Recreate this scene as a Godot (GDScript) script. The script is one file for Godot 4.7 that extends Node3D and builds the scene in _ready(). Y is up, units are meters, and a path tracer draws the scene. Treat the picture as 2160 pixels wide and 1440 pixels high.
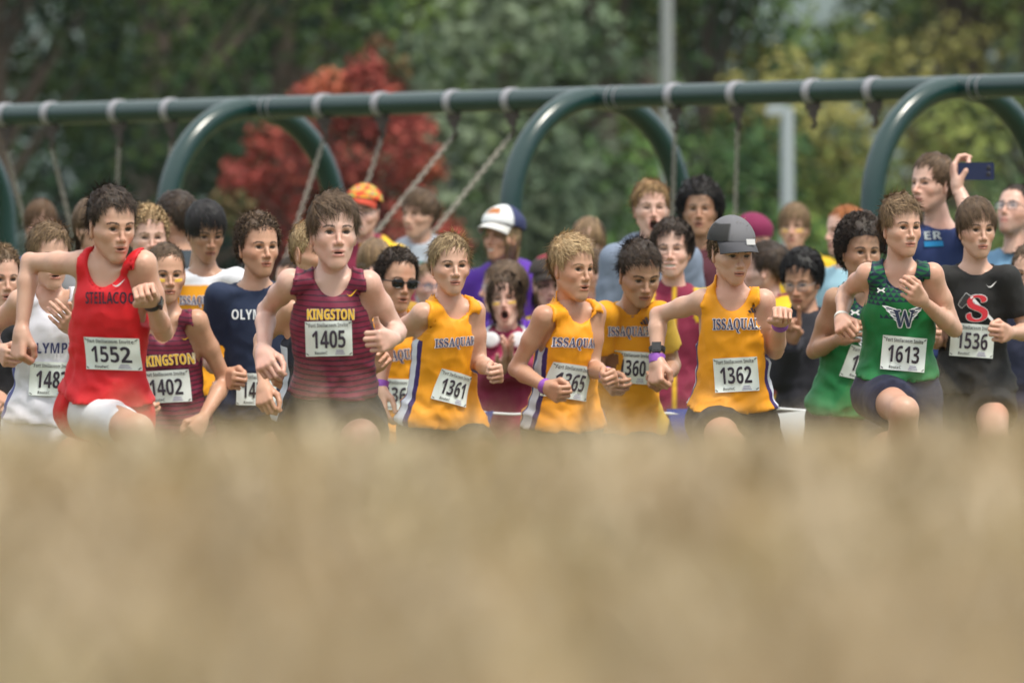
extends Node3D
# Cross-country runners leaving the start line in front of a swing set, seen through a long lens over the crest of a dry lawn.
# Metres, y up. The camera stands at x = 0, z = 0 and looks along -z; "d" is the distance of a thing along -z.

const LENS := 29060.0      # picture scale: a metre at distance d spans LENS / d photograph pixels
const EYE := 1.45

# ------------------------------------------------------------------ camera, sky, sun
func set_view() -> void:
	var cam := Camera3D.new()
	cam.name = "camera"
	add_child(cam)
	cam.position = Vector3(0, EYE, 0)
	cam.rotation_degrees.x = -0.3056
	var lens := CameraAttributesPhysical.new()
	lens.frustum_focal_length = 484.4
	lens.exposure_aperture = 7.2
	lens.frustum_focus_distance = 49.6
	cam.attributes = lens
	cam.fov = 2.8387
	cam.near = 0.1
	cam.far = 3000.0
	cam.current = true
	var env := Environment.new()
	env.background_mode = Environment.BG_SKY
	var sky := ProceduralSkyMaterial.new()          # an even overcast, a little brighter overhead
	sky.sky_top_color = Color(0.78, 0.79, 0.80)
	sky.sky_horizon_color = Color(0.50, 0.53, 0.56)
	sky.sky_curve = 0.25
	sky.ground_bottom_color = Color(0.22, 0.20, 0.16)
	sky.ground_horizon_color = Color(0.40, 0.41, 0.38)
	sky.sun_angle_max = 1.0
	env.sky = Sky.new()
	env.sky.sky_material = sky
	env.tonemap_mode = Environment.TONE_MAPPER_LINEAR
	env.tonemap_exposure = 2.45
	env.sdfgi_enabled = true
	env.ssao_enabled = true
	env.ssil_enabled = true
	env.fog_enabled = true
	env.fog_density = 0.00007
	env.fog_light_color = Color(0.80, 0.84, 0.90)
	var we := WorldEnvironment.new()
	we.name = "world_environment"
	we.environment = env
	add_child(we)
	var sun := DirectionalLight3D.new()
	sun.name = "sun"
	sun.light_energy = 0.5
	sun.light_angular_distance = 14.0
	sun.light_color = Color(1.0, 0.97, 0.92)
	sun.shadow_enabled = true
	add_child(sun)
	sun.look_at_from_position(Vector3.ZERO, Vector3(-0.30, -0.86, -0.34))

# ------------------------------------------------------------------ small helpers
func at(px: float, py: float, d: float) -> Vector3:
	return Vector3((px - 1080.0) * d / LENS, EYE + (565.0 - py) * d / LENS, -d)

func lin(r: float, g: float, b: float) -> Color:      # an sRGB reading (0-255) as a linear colour for vertex colours
	return Color(r / 255.0, g / 255.0, b / 255.0).srgb_to_linear()

var mats := {}
func mat(key: String, color := Color.WHITE, rough := 0.8, vertex := false, metal := 0.0) -> StandardMaterial3D:
	if mats.has(key):
		return mats[key]
	var m := StandardMaterial3D.new()
	m.resource_name = key
	m.albedo_color = color
	m.roughness = rough
	m.metallic = metal
	m.vertex_color_use_as_albedo = vertex
	m.cull_mode = BaseMaterial3D.CULL_DISABLED
	mats[key] = m
	return m

var used_names := {}
func numbered(called: String) -> String:
	if not used_names.has(called):
		used_names[called] = 0
		return called
	used_names[called] += 1
	return "%s_%03d" % [called, used_names[called]]

func thing(called: String, label: String, category: String, where := Vector3.ZERO, group := "") -> Node3D:
	var o := Node3D.new()
	o.name = numbered(called)
	add_child(o)
	o.position = where
	o.set_meta("label", label)
	o.set_meta("category", category)
	if group:
		o.set_meta("group", group)
	return o

func put(called: String, mesh: Mesh, material: Material, parent: Node) -> MeshInstance3D:
	var o := MeshInstance3D.new()
	o.name = called if parent != self else numbered(called)
	o.mesh = mesh
	o.material_override = material
	parent.add_child(o, true)
	return o

func structure(called: String, mesh: Mesh, material: Material) -> MeshInstance3D:
	var o := put(called, mesh, material, self)
	o.set_meta("kind", "structure")
	return o

# A soup collects vertices, colours, uvs and triangles of one mesh.
class Soup:
	var v := PackedVector3Array()
	var c := PackedColorArray()
	var u := PackedVector2Array()
	var i := PackedInt32Array()
	var n := PackedVector3Array()

	func normals() -> void:
		var m := PackedVector3Array()
		m.resize(v.size())
		for k in range(0, i.size(), 3):
			var a := i[k]
			var b := i[k + 1]
			var d := i[k + 2]
			var w := (v[d] - v[a]).cross(v[b] - v[a])
			m[a] += w
			m[b] += w
			m[d] += w
		for k in m.size():
			m[k] = m[k].normalized()
		n = m

	func mesh() -> ArrayMesh:
		if n.size() != v.size():
			normals()
		var ar := []
		ar.resize(Mesh.ARRAY_MAX)
		ar[Mesh.ARRAY_VERTEX] = v
		ar[Mesh.ARRAY_NORMAL] = n
		if c.size() == v.size():
			ar[Mesh.ARRAY_COLOR] = c
		if u.size() == v.size():
			ar[Mesh.ARRAY_TEX_UV] = u
		ar[Mesh.ARRAY_INDEX] = i
		var am := ArrayMesh.new()
		am.add_surface_from_arrays(Mesh.PRIMITIVE_TRIANGLES, ar)
		return am

	func tint(col: Color) -> void:
		while c.size() < v.size():
			c.append(col)

	func add(o: Soup, t: Transform3D, flip := false) -> void:      # another soup, placed
		var first := v.size()
		for p in o.v:
			v.append(t * p)
		if o.c.size() == o.v.size():
			c.append_array(o.c)
		for k in range(0, o.i.size(), 3):
			i.append(first + o.i[k])
			i.append(first + o.i[k + (2 if flip else 1)])
			i.append(first + o.i[k + (1 if flip else 2)])

	func tube(path: PackedVector3Array, radii: PackedFloat32Array, sides := 8, caps := true) -> void:
		var first := v.size()
		var count := path.size()
		var side := Vector3.ZERO
		for k in count:
			var dir := (path[mini(k + 1, count - 1)] - path[maxi(k - 1, 0)]).normalized()
			if side == Vector3.ZERO:
				side = dir.cross(Vector3.UP if absf(dir.y) < 0.9 else Vector3.RIGHT).normalized()
			side = (side - dir * side.dot(dir)).normalized()
			var other := dir.cross(side)
			for s in sides:
				var a := TAU * s / sides
				v.append(path[k] + (side * cos(a) + other * sin(a)) * radii[k])
		for k in count - 1:
			for s in sides:
				var a := first + k * sides + s
				var b := first + k * sides + (s + 1) % sides
				i.append_array([a, b, a + sides, b, b + sides, a + sides])
		if caps:
			for e in [0, count - 1]:
				var mid := v.size()
				v.append(path[e])
				for s in sides:
					var a: int = first + e * sides + s
					var b: int = first + e * sides + (s + 1) % sides
					i.append_array([mid, b, a] if e == 0 else [mid, a, b])

	func box(centre: Vector3, size: Vector3, turn := Basis()) -> void:
		var first := v.size()
		for k in 24:
			var face := k / 4
			var axis := face / 2
			var sgn := 1.0 if face % 2 else -1.0
			var p := Vector3.ZERO
			p[axis] = sgn
			p[(axis + 1) % 3] = 1.0 if (k % 4) in [1, 2] else -1.0
			p[(axis + 2) % 3] = 1.0 if (k % 4) in [2, 3] else -1.0
			v.append(centre + turn * (p * size * 0.5))
		for face in 6:
			var f := first + face * 4
			i.append_array([f, f + 2, f + 1, f, f + 3, f + 2] if face % 2 else [f, f + 1, f + 2, f, f + 2, f + 3])

# ------------------------------------------------------------------ distance fields and their surfaces
class Field:
	var o: Vector3
	var c: float
	var nx: int
	var ny: int
	var nz: int
	var f := PackedFloat32Array()
	var lo := PackedInt32Array()
	var hi := PackedInt32Array()

	func _init(low: Vector3, high: Vector3, cell: float) -> void:
		o = low
		c = cell
		nx = int((high.x - low.x) / cell) + 3
		ny = int((high.y - low.y) / cell) + 3
		nz = int((high.z - low.z) / cell) + 3
		f.resize(nx * ny * nz)
		f.fill(9.0)
		lo.resize(ny * nz)
		lo.fill(nx)
		hi.resize(ny * nz)
		hi.fill(-1)

	func span(low: Vector3, high: Vector3) -> PackedInt32Array:
		return PackedInt32Array([clampi(int((low.x - o.x) / c), 0, nx - 1), clampi(int((high.x - o.x) / c) + 1, 0, nx - 1), clampi(int((low.y - o.y) / c), 0, ny - 1), clampi(int((high.y - o.y) / c) + 1, 0, ny - 1), clampi(int((low.z - o.z) / c), 0, nz - 1), clampi(int((high.z - o.z) / c) + 1, 0, nz - 1)])

	func cone(a: Vector3, b: Vector3, ra: float, rb: float, k: float) -> void:
		var m := maxf(ra, rb) + k * 0.6 + c * 2.0
		var pad := Vector3(m, m, m)
		var s := span(a.min(b) - pad, a.max(b) + pad)
		var g := f
		f = PackedFloat32Array()
		var ba := b - a
		var inv := 1.0 / maxf(ba.length_squared(), 1e-9)
		var dr := rb - ra
		var q := 0.25 / k
		for z in range(s[4], s[5] + 1):
			for y in range(s[2], s[3] + 1):
				var row := (z * ny + y)
				if s[0] < lo[row]:
					lo[row] = s[0]
				if s[1] > hi[row]:
					hi[row] = s[1]
				var at := row * nx
				for x in range(s[0], s[1] + 1):
					var pa := Vector3(o.x + x * c, o.y + y * c, o.z + z * c) - a
					var h := clampf(pa.dot(ba) * inv, 0.0, 1.0)
					var d := (pa - ba * h).length() - ra - dr * h
					var w := g[at + x]
					var e := maxf(k - absf(d - w), 0.0)
					g[at + x] = minf(d, w) - e * e * q
		f = g

	func ell(centre: Vector3, turn: Basis, r: Vector3, k: float, how := 0) -> void:      # how: 0 join, 1 cut away, 2 keep only the inside
		var m := maxf(r.x, maxf(r.y, r.z)) + k + c * 2.0
		var pad := Vector3(m, m, m)
		var s := span(centre - pad, centre + pad) if how != 2 else PackedInt32Array([0, nx - 1, 0, ny - 1, 0, nz - 1])
		var g := f
		f = PackedFloat32Array()
		var inv := Basis(turn.x / r.x, turn.y / r.y, turn.z / r.z).transposed()
		var inv2 := Basis(turn.x / (r.x * r.x), turn.y / (r.y * r.y), turn.z / (r.z * r.z)).transposed()
		var q := 0.25 / maxf(k, 1e-6)
		for z in range(s[4], s[5] + 1):
			for y in range(s[2], s[3] + 1):
				var row := (z * ny + y)
				if how == 0:
					if s[0] < lo[row]:
						lo[row] = s[0]
					if s[1] > hi[row]:
						hi[row] = s[1]
				var at := row * nx
				for x in range(s[0], s[1] + 1):
					var p := Vector3(o.x + x * c, o.y + y * c, o.z + z * c) - centre
					var a := (inv * p).length()
					var d := a * (a - 1.0) / maxf((inv2 * p).length(), 1e-6)
					var w := g[at + x]
					if how == 0:
						var e := maxf(k - absf(d - w), 0.0)
						g[at + x] = minf(d, w) - e * e * q
					elif how == 1:
						if w < 8.0:
							g[at + x] = maxf(w, -d)
					elif w < 8.0:
						g[at + x] = maxf(w, d)
		f = g

	func loft(p0: Vector3, up: Vector3, length: float, x0: Vector3, x1: Vector3, tw: PackedFloat32Array, td: PackedFloat32Array, off: float, flare: float, k: float) -> void:
		# an upright trunk of oval sections; tw and td are half widths and half depths at even steps from 0 to 1
		var steps := tw.size() - 1
		var big := 0.0
		for w in tw:
			big = maxf(big, w)
		big += off + flare + k + c * 2.0
		var pad := Vector3(big, big, big)
		var s := span(p0.min(p0 + up * length) - pad, p0.max(p0 + up * length) + pad)
		var g := f
		f = PackedFloat32Array()
		var q := 0.25 / k
		for z in range(s[4], s[5] + 1):
			for y in range(s[2], s[3] + 1):
				var row := (z * ny + y)
				if s[0] < lo[row]:
					lo[row] = s[0]
				if s[1] > hi[row]:
					hi[row] = s[1]
				var at := row * nx
				for x in range(s[0], s[1] + 1):
					var p := Vector3(o.x + x * c, o.y + y * c, o.z + z * c) - p0
					var t := p.dot(up) / length
					var tc := clampf(t, 0.0, 1.0)
					var side := x0.lerp(x1, tc)
					var xx := p.dot(side)
					var zz := p.dot(side.cross(up))
					var ft := tc * steps
					var n := mini(int(ft), steps - 1)
					ft -= n
					var grow := off + flare * (1.0 - tc) * (1.0 - tc)
					var w := lerpf(tw[n], tw[n + 1], ft) + grow
					var dd := lerpf(td[n], td[n + 1], ft) + grow
					var e1 := sqrt(xx * xx / (w * w) + zz * zz / (dd * dd))
					var e2 := sqrt(xx * xx / (w * w * w * w) + zz * zz / (dd * dd * dd * dd))
					var d := e1 * (e1 - 1.0) / maxf(e2, 1e-4)
					if t != tc:
						var dy := absf(t - tc) * length
						d = sqrt(d * d + dy * dy) if d > 0.0 else maxf(d, dy)
					var v := g[at + x]
					var e := maxf(k - absf(d - v), 0.0)
					g[at + x] = minf(d, v) - e * e * q
		f = g

	func plane(point: Vector3, away: Vector3, wave := 0.0, reach := 99.0, slab := 99.0) -> void:      # cuts away everything on the side that "away" points to
		for z in nz:
			for y in ny:
				var row := z * ny + y
				if hi[row] < 0:
					continue
				var at := row * nx
				for x in range(lo[row], hi[row] + 1):
					var p := Vector3(o.x + x * c, o.y + y * c, o.z + z * c) - point
					var d := p.dot(away) + wave * sin(p.x * 31.0 + p.z * 23.0)
					var w := f[at + x]
					if w < 8.0 and d > w and d < slab and (reach > 90.0 or (p - away * p.dot(away)).length() < reach):
						f[at + x] = d

	func soup() -> Soup:
		var s := Soup.new()
		var v := PackedVector3Array()
		var id := PackedInt32Array()
		id.resize(f.size())
		id.fill(-1)
		var tri := PackedInt32Array()
		var sy := nx
		var sz := nx * ny
		var far := c * 1.8
		for z in range(0, nz - 1):
			for y in range(0, ny - 1):
				var row := z * ny + y
				var a0 := lo[row]
				var b0 := hi[row]
				if z + 1 < nz:
					a0 = mini(mini(a0, lo[row + 1]), mini(lo[row + ny], lo[row + ny + 1]))
					b0 = maxi(maxi(b0, hi[row + 1]), maxi(hi[row + ny], hi[row + ny + 1]))
				if b0 < 0:
					continue
				var at := row * nx
				for x in range(maxi(a0 - 1, 0), mini(b0 + 1, nx - 1)):
					var n := at + x
					var d0 := f[n]
					if d0 > far or d0 < -far:
						continue
					var d1 := f[n + 1]
					var d2 := f[n + sy]
					var d3 := f[n + sy + 1]
					var d4 := f[n + sz]
					var d5 := f[n + sz + 1]
					var d6 := f[n + sz + sy]
					var d7 := f[n + sz + sy + 1]
					var mask := int(d0 < 0.0) + int(d1 < 0.0) + int(d2 < 0.0) + int(d3 < 0.0) + int(d4 < 0.0) + int(d5 < 0.0) + int(d6 < 0.0) + int(d7 < 0.0)
					if mask == 0 or mask == 8:
						continue
					var sum := Vector3.ZERO
					var num := 0
					if (d0 < 0.0) != (d1 < 0.0):
						sum += Vector3(d0 / (d0 - d1), 0, 0); num += 1
					if (d2 < 0.0) != (d3 < 0.0):
						sum += Vector3(d2 / (d2 - d3), 1, 0); num += 1
					if (d4 < 0.0) != (d5 < 0.0):
						sum += Vector3(d4 / (d4 - d5), 0, 1); num += 1
					if (d6 < 0.0) != (d7 < 0.0):
						sum += Vector3(d6 / (d6 - d7), 1, 1); num += 1
					if (d0 < 0.0) != (d2 < 0.0):
						sum += Vector3(0, d0 / (d0 - d2), 0); num += 1
					if (d1 < 0.0) != (d3 < 0.0):
						sum += Vector3(1, d1 / (d1 - d3), 0); num += 1
					if (d4 < 0.0) != (d6 < 0.0):
						sum += Vector3(0, d4 / (d4 - d6), 1); num += 1
					if (d5 < 0.0) != (d7 < 0.0):
						sum += Vector3(1, d5 / (d5 - d7), 1); num += 1
					if (d0 < 0.0) != (d4 < 0.0):
						sum += Vector3(0, 0, d0 / (d0 - d4)); num += 1
					if (d1 < 0.0) != (d5 < 0.0):
						sum += Vector3(1, 0, d1 / (d1 - d5)); num += 1
					if (d2 < 0.0) != (d6 < 0.0):
						sum += Vector3(0, 1, d2 / (d2 - d6)); num += 1
					if (d3 < 0.0) != (d7 < 0.0):
						sum += Vector3(1, 1, d3 / (d3 - d7)); num += 1
					id[n] = v.size()
					v.append(o + (Vector3(x, y, z) + sum / num) * c)
					var inside := d0 < 0.0
					if y > 0 and z > 0 and inside != (d1 < 0.0):
						quad(tri, id[n], id[n - sy], id[n - sy - sz], id[n - sz], inside)
					if x > 0 and z > 0 and inside != (d2 < 0.0):
						quad(tri, id[n], id[n - sz], id[n - sz - 1], id[n - 1], inside)
					if x > 0 and y > 0 and inside != (d4 < 0.0):
						quad(tri, id[n], id[n - 1], id[n - 1 - sy], id[n - sy], inside)
		s.v = v
		s.i = tri
		return s

	func quad(tri: PackedInt32Array, a: int, b: int, d: int, e: int, inside: bool) -> void:
		if a < 0 or b < 0 or d < 0 or e < 0:
			return
		if inside:
			tri.append(a); tri.append(d); tri.append(b); tri.append(a); tri.append(e); tri.append(d)
		else:
			tri.append(a); tri.append(b); tri.append(d); tri.append(a); tri.append(d); tri.append(e)

# ------------------------------------------------------------------ heads, ears, hands, hair (built once for each kind, then placed)
const SKULL := Vector3(0, 0.022, -0.018)
const SKULL_R := Vector3(0.0735, 0.0925, 0.0965)
var heads := {}
var regions := {}

func head_soup(face: String, cell: float) -> Soup:
	# Head axes: +z out of the face, +y up, origin between the eyes' height and the ears; chin at -0.112, crown at 0.114.
	var f := Field.new(Vector3(-0.095, -0.185, -0.135), Vector3(0.095, 0.13, 0.13), cell)
	var b := Basis()
	f.ell(SKULL, b, SKULL_R, 0.01)
	f.ell(Vector3(0, -0.012, 0.018), b, Vector3(0.0625, 0.085, 0.0625), 0.03)
	f.ell(Vector3(0, 0.045, 0.030), b, Vector3(0.058, 0.05, 0.05), 0.02)
	var drop := 0.0
	if face == "shout":
		drop = 0.020
	elif face == "open":
		drop = 0.005
	f.ell(Vector3(0, -0.058 - drop * 0.5, 0.030), b, Vector3(0.046, 0.048 + drop * 0.4, 0.047), 0.022)
	f.cone(Vector3(0, -0.094 - drop, 0.061), Vector3(0, -0.088 - drop, 0.064), 0.0175, 0.0165, 0.018)
	for s in [-1.0, 1.0]:
		f.cone(Vector3(s * 0.050, -0.048 - drop * 0.4, -0.004), Vector3(s * 0.015, -0.094 - drop, 0.056), 0.0155, 0.014, 0.026)
		f.cone(Vector3(s * 0.040, -0.026, 0.052), Vector3(s * 0.060, -0.018, 0.018), 0.0165, 0.012, 0.022)
		f.cone(Vector3(s * 0.010, 0.017, 0.0775), Vector3(s * 0.044, 0.017, 0.060), 0.0075, 0.007, 0.016)
	f.ell(Vector3(0, -0.058, 0.060), b, Vector3(0.031, 0.030, 0.0255), 0.018)
	for s in [-1.0, 1.0]:
		f.ell(Vector3(s * 0.0305, -0.001, 0.0865), Basis(Vector3.FORWARD, s * 0.10), Vector3(0.0205, 0.0130, 0.0188), 0.0, 1)
		f.ell(Vector3(s * 0.0305, -0.0015, 0.0585), b, Vector3(0.0150, 0.0125, 0.0130), 0.006)
		f.cone(Vector3(s * 0.0185, 0.0040, 0.0690), Vector3(s * 0.0300, 0.0058, 0.0708), 0.0028, 0.0030, 0.003)
		f.cone(Vector3(s * 0.0300, 0.0058, 0.0708), Vector3(s * 0.0440, 0.0030, 0.0630), 0.0030, 0.0026, 0.003)
		f.cone(Vector3(s * 0.0200, -0.0075, 0.0690), Vector3(s * 0.0410, -0.0070, 0.0640), 0.0026, 0.0026, 0.006)
	f.cone(Vector3(0, 0.014, 0.0775), Vector3(0, -0.032, 0.1000), 0.0060, 0.0080, 0.009)
	f.cone(Vector3(0, -0.033, 0.098), Vector3(0, -0.036, 0.0945), 0.0092, 0.0082, 0.006)
	for s in [-1.0, 1.0]:
		f.cone(Vector3(s * 0.0115, -0.037, 0.0885), Vector3(s * 0.0125, -0.037, 0.082), 0.0068, 0.0060, 0.007)
		f.ell(Vector3(s * 0.0062, -0.0445, 0.0955), b, Vector3(0.0036, 0.0030, 0.0050), 0.0, 1)
	if face == "shout":
		f.ell(Vector3(0, -0.074, 0.084), b, Vector3(0.0265, 0.0300, 0.0120), 0.012)
		f.ell(Vector3(0, -0.075, 0.092), b, Vector3(0.0185, 0.0215, 0.030), 0.0, 1)
	elif face == "open":
		f.ell(Vector3(0, -0.0605, 0.0785), b, Vector3(0.0245, 0.0054, 0.0090), 0.006)
		f.ell(Vector3(0, -0.0745, 0.0770), b, Vector3(0.0215, 0.0060, 0.0095), 0.006)
		f.ell(Vector3(0, -0.0672, 0.0880), b, Vector3(0.0175, 0.0034, 0.0150), 0.0, 1)
	elif face == "smile":
		for s in [-1.0, 1.0]:
			f.cone(Vector3(s * 0.036, -0.034, 0.058), Vector3(s * 0.040, -0.030, 0.052), 0.0165, 0.0165, 0.012)
		f.ell(Vector3(0, -0.0585, 0.0795), b, Vector3(0.0300, 0.0050, 0.0085), 0.005)
		f.ell(Vector3(0, -0.0755, 0.0775), b, Vector3(0.0255, 0.0060, 0.0090), 0.005)
		f.ell(Vector3(0, -0.0665, 0.0880), b, Vector3(0.0255, 0.0052, 0.0125), 0.0, 1)
	else:
		f.ell(Vector3(0, -0.0608, 0.0780), b, Vector3(0.0250, 0.0052, 0.0090), 0.006)
		f.ell(Vector3(0, -0.0705, 0.0770), b, Vector3(0.0220, 0.0058, 0.0095), 0.006)
		f.ell(Vector3(0, -0.0656, 0.0900), b, Vector3(0.025, 0.0019, 0.0075), 0.0, 1)
	f.cone(Vector3(0, -0.07, -0.022), Vector3(0, -0.175, -0.040), 0.0455, 0.047, 0.022)
	var s := f.soup()
	# which part of the face each point belongs to: 0 skin, 1 lip, 2 brow, 3 white of the eye, 4 iris, 5 lash, 6 inside of the mouth, 7 teeth, 8 cheek
	var r := PackedByteArray()
	r.resize(s.v.size())
	for k in s.v.size():
		var p := s.v[k]
		if p.z < 0.035:
			continue
		var ax := absf(p.x)
		var ex := ax - 0.0305
		var ey := p.y + 0.0015
		var slit := 0.0047 * (0.7 if face in ["smile", "shout"] else 1.0)
		var lid := 1.0 - ex * ex / (0.0150 * 0.0150)
		if lid > 0.0 and absf(ey) < 0.012:
			var e := slit * lid
			if absf(ey) < e:
				r[k] = 4 if absf(ex) < 0.0082 else 3
			elif ey > 0.0 and ey < e + 0.0032:
				r[k] = 5
		var bx := (ex - 0.002) / 0.020
		if absf(bx) < 1.0 and absf(p.y - 0.0150 - 0.0050 * (1.0 - bx * bx)) < 0.0036 - 0.0012 * maxf(bx, 0.0):
			r[k] = 2
		if face == "shout":
			var m := sqrt(p.x * p.x / (0.0245 * 0.0245) + (p.y + 0.074) * (p.y + 0.074) / (0.0285 * 0.0285))
			if m < 1.0:
				r[k] = 1
			if m < 0.86 and p.z < 0.083:
				r[k] = 6
				if p.y > -0.061 and p.z > 0.066:
					r[k] = 7
		elif face == "smile":
			if absf(p.y + 0.0585) < 0.0045 * (1.0 - pow(ax / 0.031, 2.0)) or absf(p.y + 0.0755) < 0.0058 * (1.0 - pow(ax / 0.027, 2.0)):
				r[k] = 1
			if ax < 0.0250 and absf(p.y + 0.0665) < 0.0058 * (1.0 - pow(ax / 0.027, 2.0)):
				r[k] = 7
		else:
			var low := -0.0745 if face == "open" else -0.0705
			if absf(p.y + 0.0608) < 0.0044 * (1.0 - pow(ax / 0.0265, 4.0)) or absf(p.y - low) < 0.0052 * (1.0 - pow(ax / 0.0235, 4.0)):
				r[k] = 1
			if face != "open" and ax < 0.0225 and absf(p.y + 0.0656) < 0.0015:
				r[k] = 6
			if face == "open" and ax < 0.0165 and absf(p.y + 0.0672) < 0.0033 * (1.0 - pow(ax / 0.0175, 2.0)):
				r[k] = 6
		if r[k] == 0 and pow((ax - 0.042) / 0.021, 2.0) + pow((p.y + 0.032) / 0.017, 2.0) < 1.0:
			r[k] = 8
	heads["%s%.4f" % [face, cell]] = s
	regions["%s%.4f" % [face, cell]] = r
	return s

var ear_soup: Soup
func make_ear() -> void:      # an ear that stands out towards +x
	var f := Field.new(Vector3(-0.02, -0.045, -0.03), Vector3(0.03, 0.045, 0.03), 0.003)
	var tilt := Basis(Vector3.RIGHT, -0.22) * Basis(Vector3.UP, 0.42)
	f.ell(Vector3(0.004, 0.006, 0), tilt, Vector3(0.0085, 0.030, 0.0175), 0.004)
	f.ell(Vector3(0.003, -0.022, 0.005), tilt, Vector3(0.0070, 0.012, 0.0095), 0.008)
	f.ell(Vector3(0.0135, 0.006, 0.001), tilt, Vector3(0.0070, 0.0215, 0.0105), 0.0, 1)
	ear_soup = f.soup()

var hands := {}
func finger(f: Field, root: Vector3, lengths: Array, bends: Array, spread: float, r: float) -> void:
	var p := root
	var a := 0.0
	for k in 3:
		a += deg_to_rad(bends[k])
		var dir := Vector3(sin(spread) * cos(a), cos(a) * cos(spread), sin(a))
		var q: Vector3 = p + dir * lengths[k]
		f.cone(p, q, r - 0.0006 * k, r - 0.0006 * (k + 1), 0.0035)
		p = q

func make_hand(pose: String) -> void:
	# A right hand: wrist at the origin, fingers towards +y, thumb towards +x, palm facing +z.
	var f := Field.new(Vector3(-0.065, -0.035, -0.04), Vector3(0.08, 0.20, 0.10), 0.0036)
	var kx := [0.030, 0.0105, -0.0095, -0.0285]
	var ky := [0.086, 0.090, 0.086, 0.076]
	for k in 4:
		f.cone(Vector3(kx[k] * 0.55, 0.006, 0.0), Vector3(kx[k], ky[k], -0.003), 0.0155, 0.0112, 0.014)
	f.cone(Vector3(0, -0.03, 0), Vector3(0, 0.015, 0), 0.0235, 0.0215, 0.02)
	f.cone(Vector3(-0.020, 0.025, 0.008), Vector3(-0.022, 0.055, 0.007), 0.014, 0.012, 0.016)
	var ln := [[0.041, 0.025, 0.020], [0.045, 0.028, 0.021], [0.042, 0.026, 0.020], [0.033, 0.020, 0.018]]
	var sp := [0.07, 0.02, -0.03, -0.09]
	for k in 4:
		var bend: Array = {
			"fist": [72.0 + 3.0 * k, 92.0, 58.0], "thumb": [76.0 + 2.0 * k, 95.0, 60.0], "loose": [42.0 + 9.0 * k, 62.0 + 4.0 * k, 34.0], "relaxed": [24.0 + 8.0 * k, 34.0 + 5.0 * k, 20.0],
			"flat": [8.0 + 5.0 * k, 14.0 + 4.0 * k, 10.0], "point": [72.0, 92.0, 58.0], "hold": [38.0, 48.0, 30.0],
		}[pose]
		if pose == "point" and k == 0:
			bend = [6.0, 10.0, 6.0]
		finger(f, Vector3(kx[k], ky[k], -0.002), ln[k], bend, sp[k] * (0.3 if pose in ["fist", "thumb", "point"] else 1.0), [0.0093, 0.0096, 0.0090, 0.0080][k])
	var th := []
	match pose:
		"fist", "point": th = [Vector3(0.022, 0.020, 0.010), Vector3(0.044, 0.052, 0.026), Vector3(0.036, 0.078, 0.040), Vector3(0.014, 0.088, 0.048)]
		"thumb": th = [Vector3(0.020, 0.018, 0.008), Vector3(0.046, 0.046, 0.016), Vector3(0.066, 0.066, 0.014), Vector3(0.084, 0.078, 0.008)]
		"loose": th = [Vector3(0.022, 0.020, 0.010), Vector3(0.044, 0.050, 0.026), Vector3(0.046, 0.080, 0.036), Vector3(0.038, 0.104, 0.042)]
		"hold": th = [Vector3(0.022, 0.020, 0.012), Vector3(0.040, 0.048, 0.036), Vector3(0.044, 0.074, 0.052), Vector3(0.040, 0.098, 0.058)]
		_: th = [Vector3(0.022, 0.020, 0.008), Vector3(0.048, 0.048, 0.018), Vector3(0.058, 0.078, 0.022), Vector3(0.060, 0.104, 0.024)]
	f.cone(th[0], th[1], 0.0165, 0.0125, 0.012)
	f.cone(th[1], th[2], 0.0118, 0.0104, 0.006)
	f.cone(th[2], th[3], 0.0104, 0.0086, 0.004)
	hands[pose] = f.soup()

const LINE_AZ := [0.0, 28.0, 46.0, 58.0, 66.0, 76.0, 84.0, 100.0, 112.0, 130.0, 181.0]
const LINE_EL := [31.0, 30.0, 25.0, 12.0, -12.0, -15.0, 2.0, 3.0, -22.0, -42.0, -50.0]
func hairline(az: float) -> float:
	for k in range(1, 11):
		if az <= LINE_AZ[k]:
			return lerpf(LINE_EL[k - 1], LINE_EL[k], (az - LINE_AZ[k - 1]) / (LINE_AZ[k] - LINE_AZ[k - 1]))
	return -50.0

func skull_point(dir: Vector3, off: float) -> Vector3:
	return SKULL + dir * (1.0 / (dir / SKULL_R).length() + off)

var grain := FastNoiseLite.new()
var folds := FastNoiseLite.new()

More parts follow.
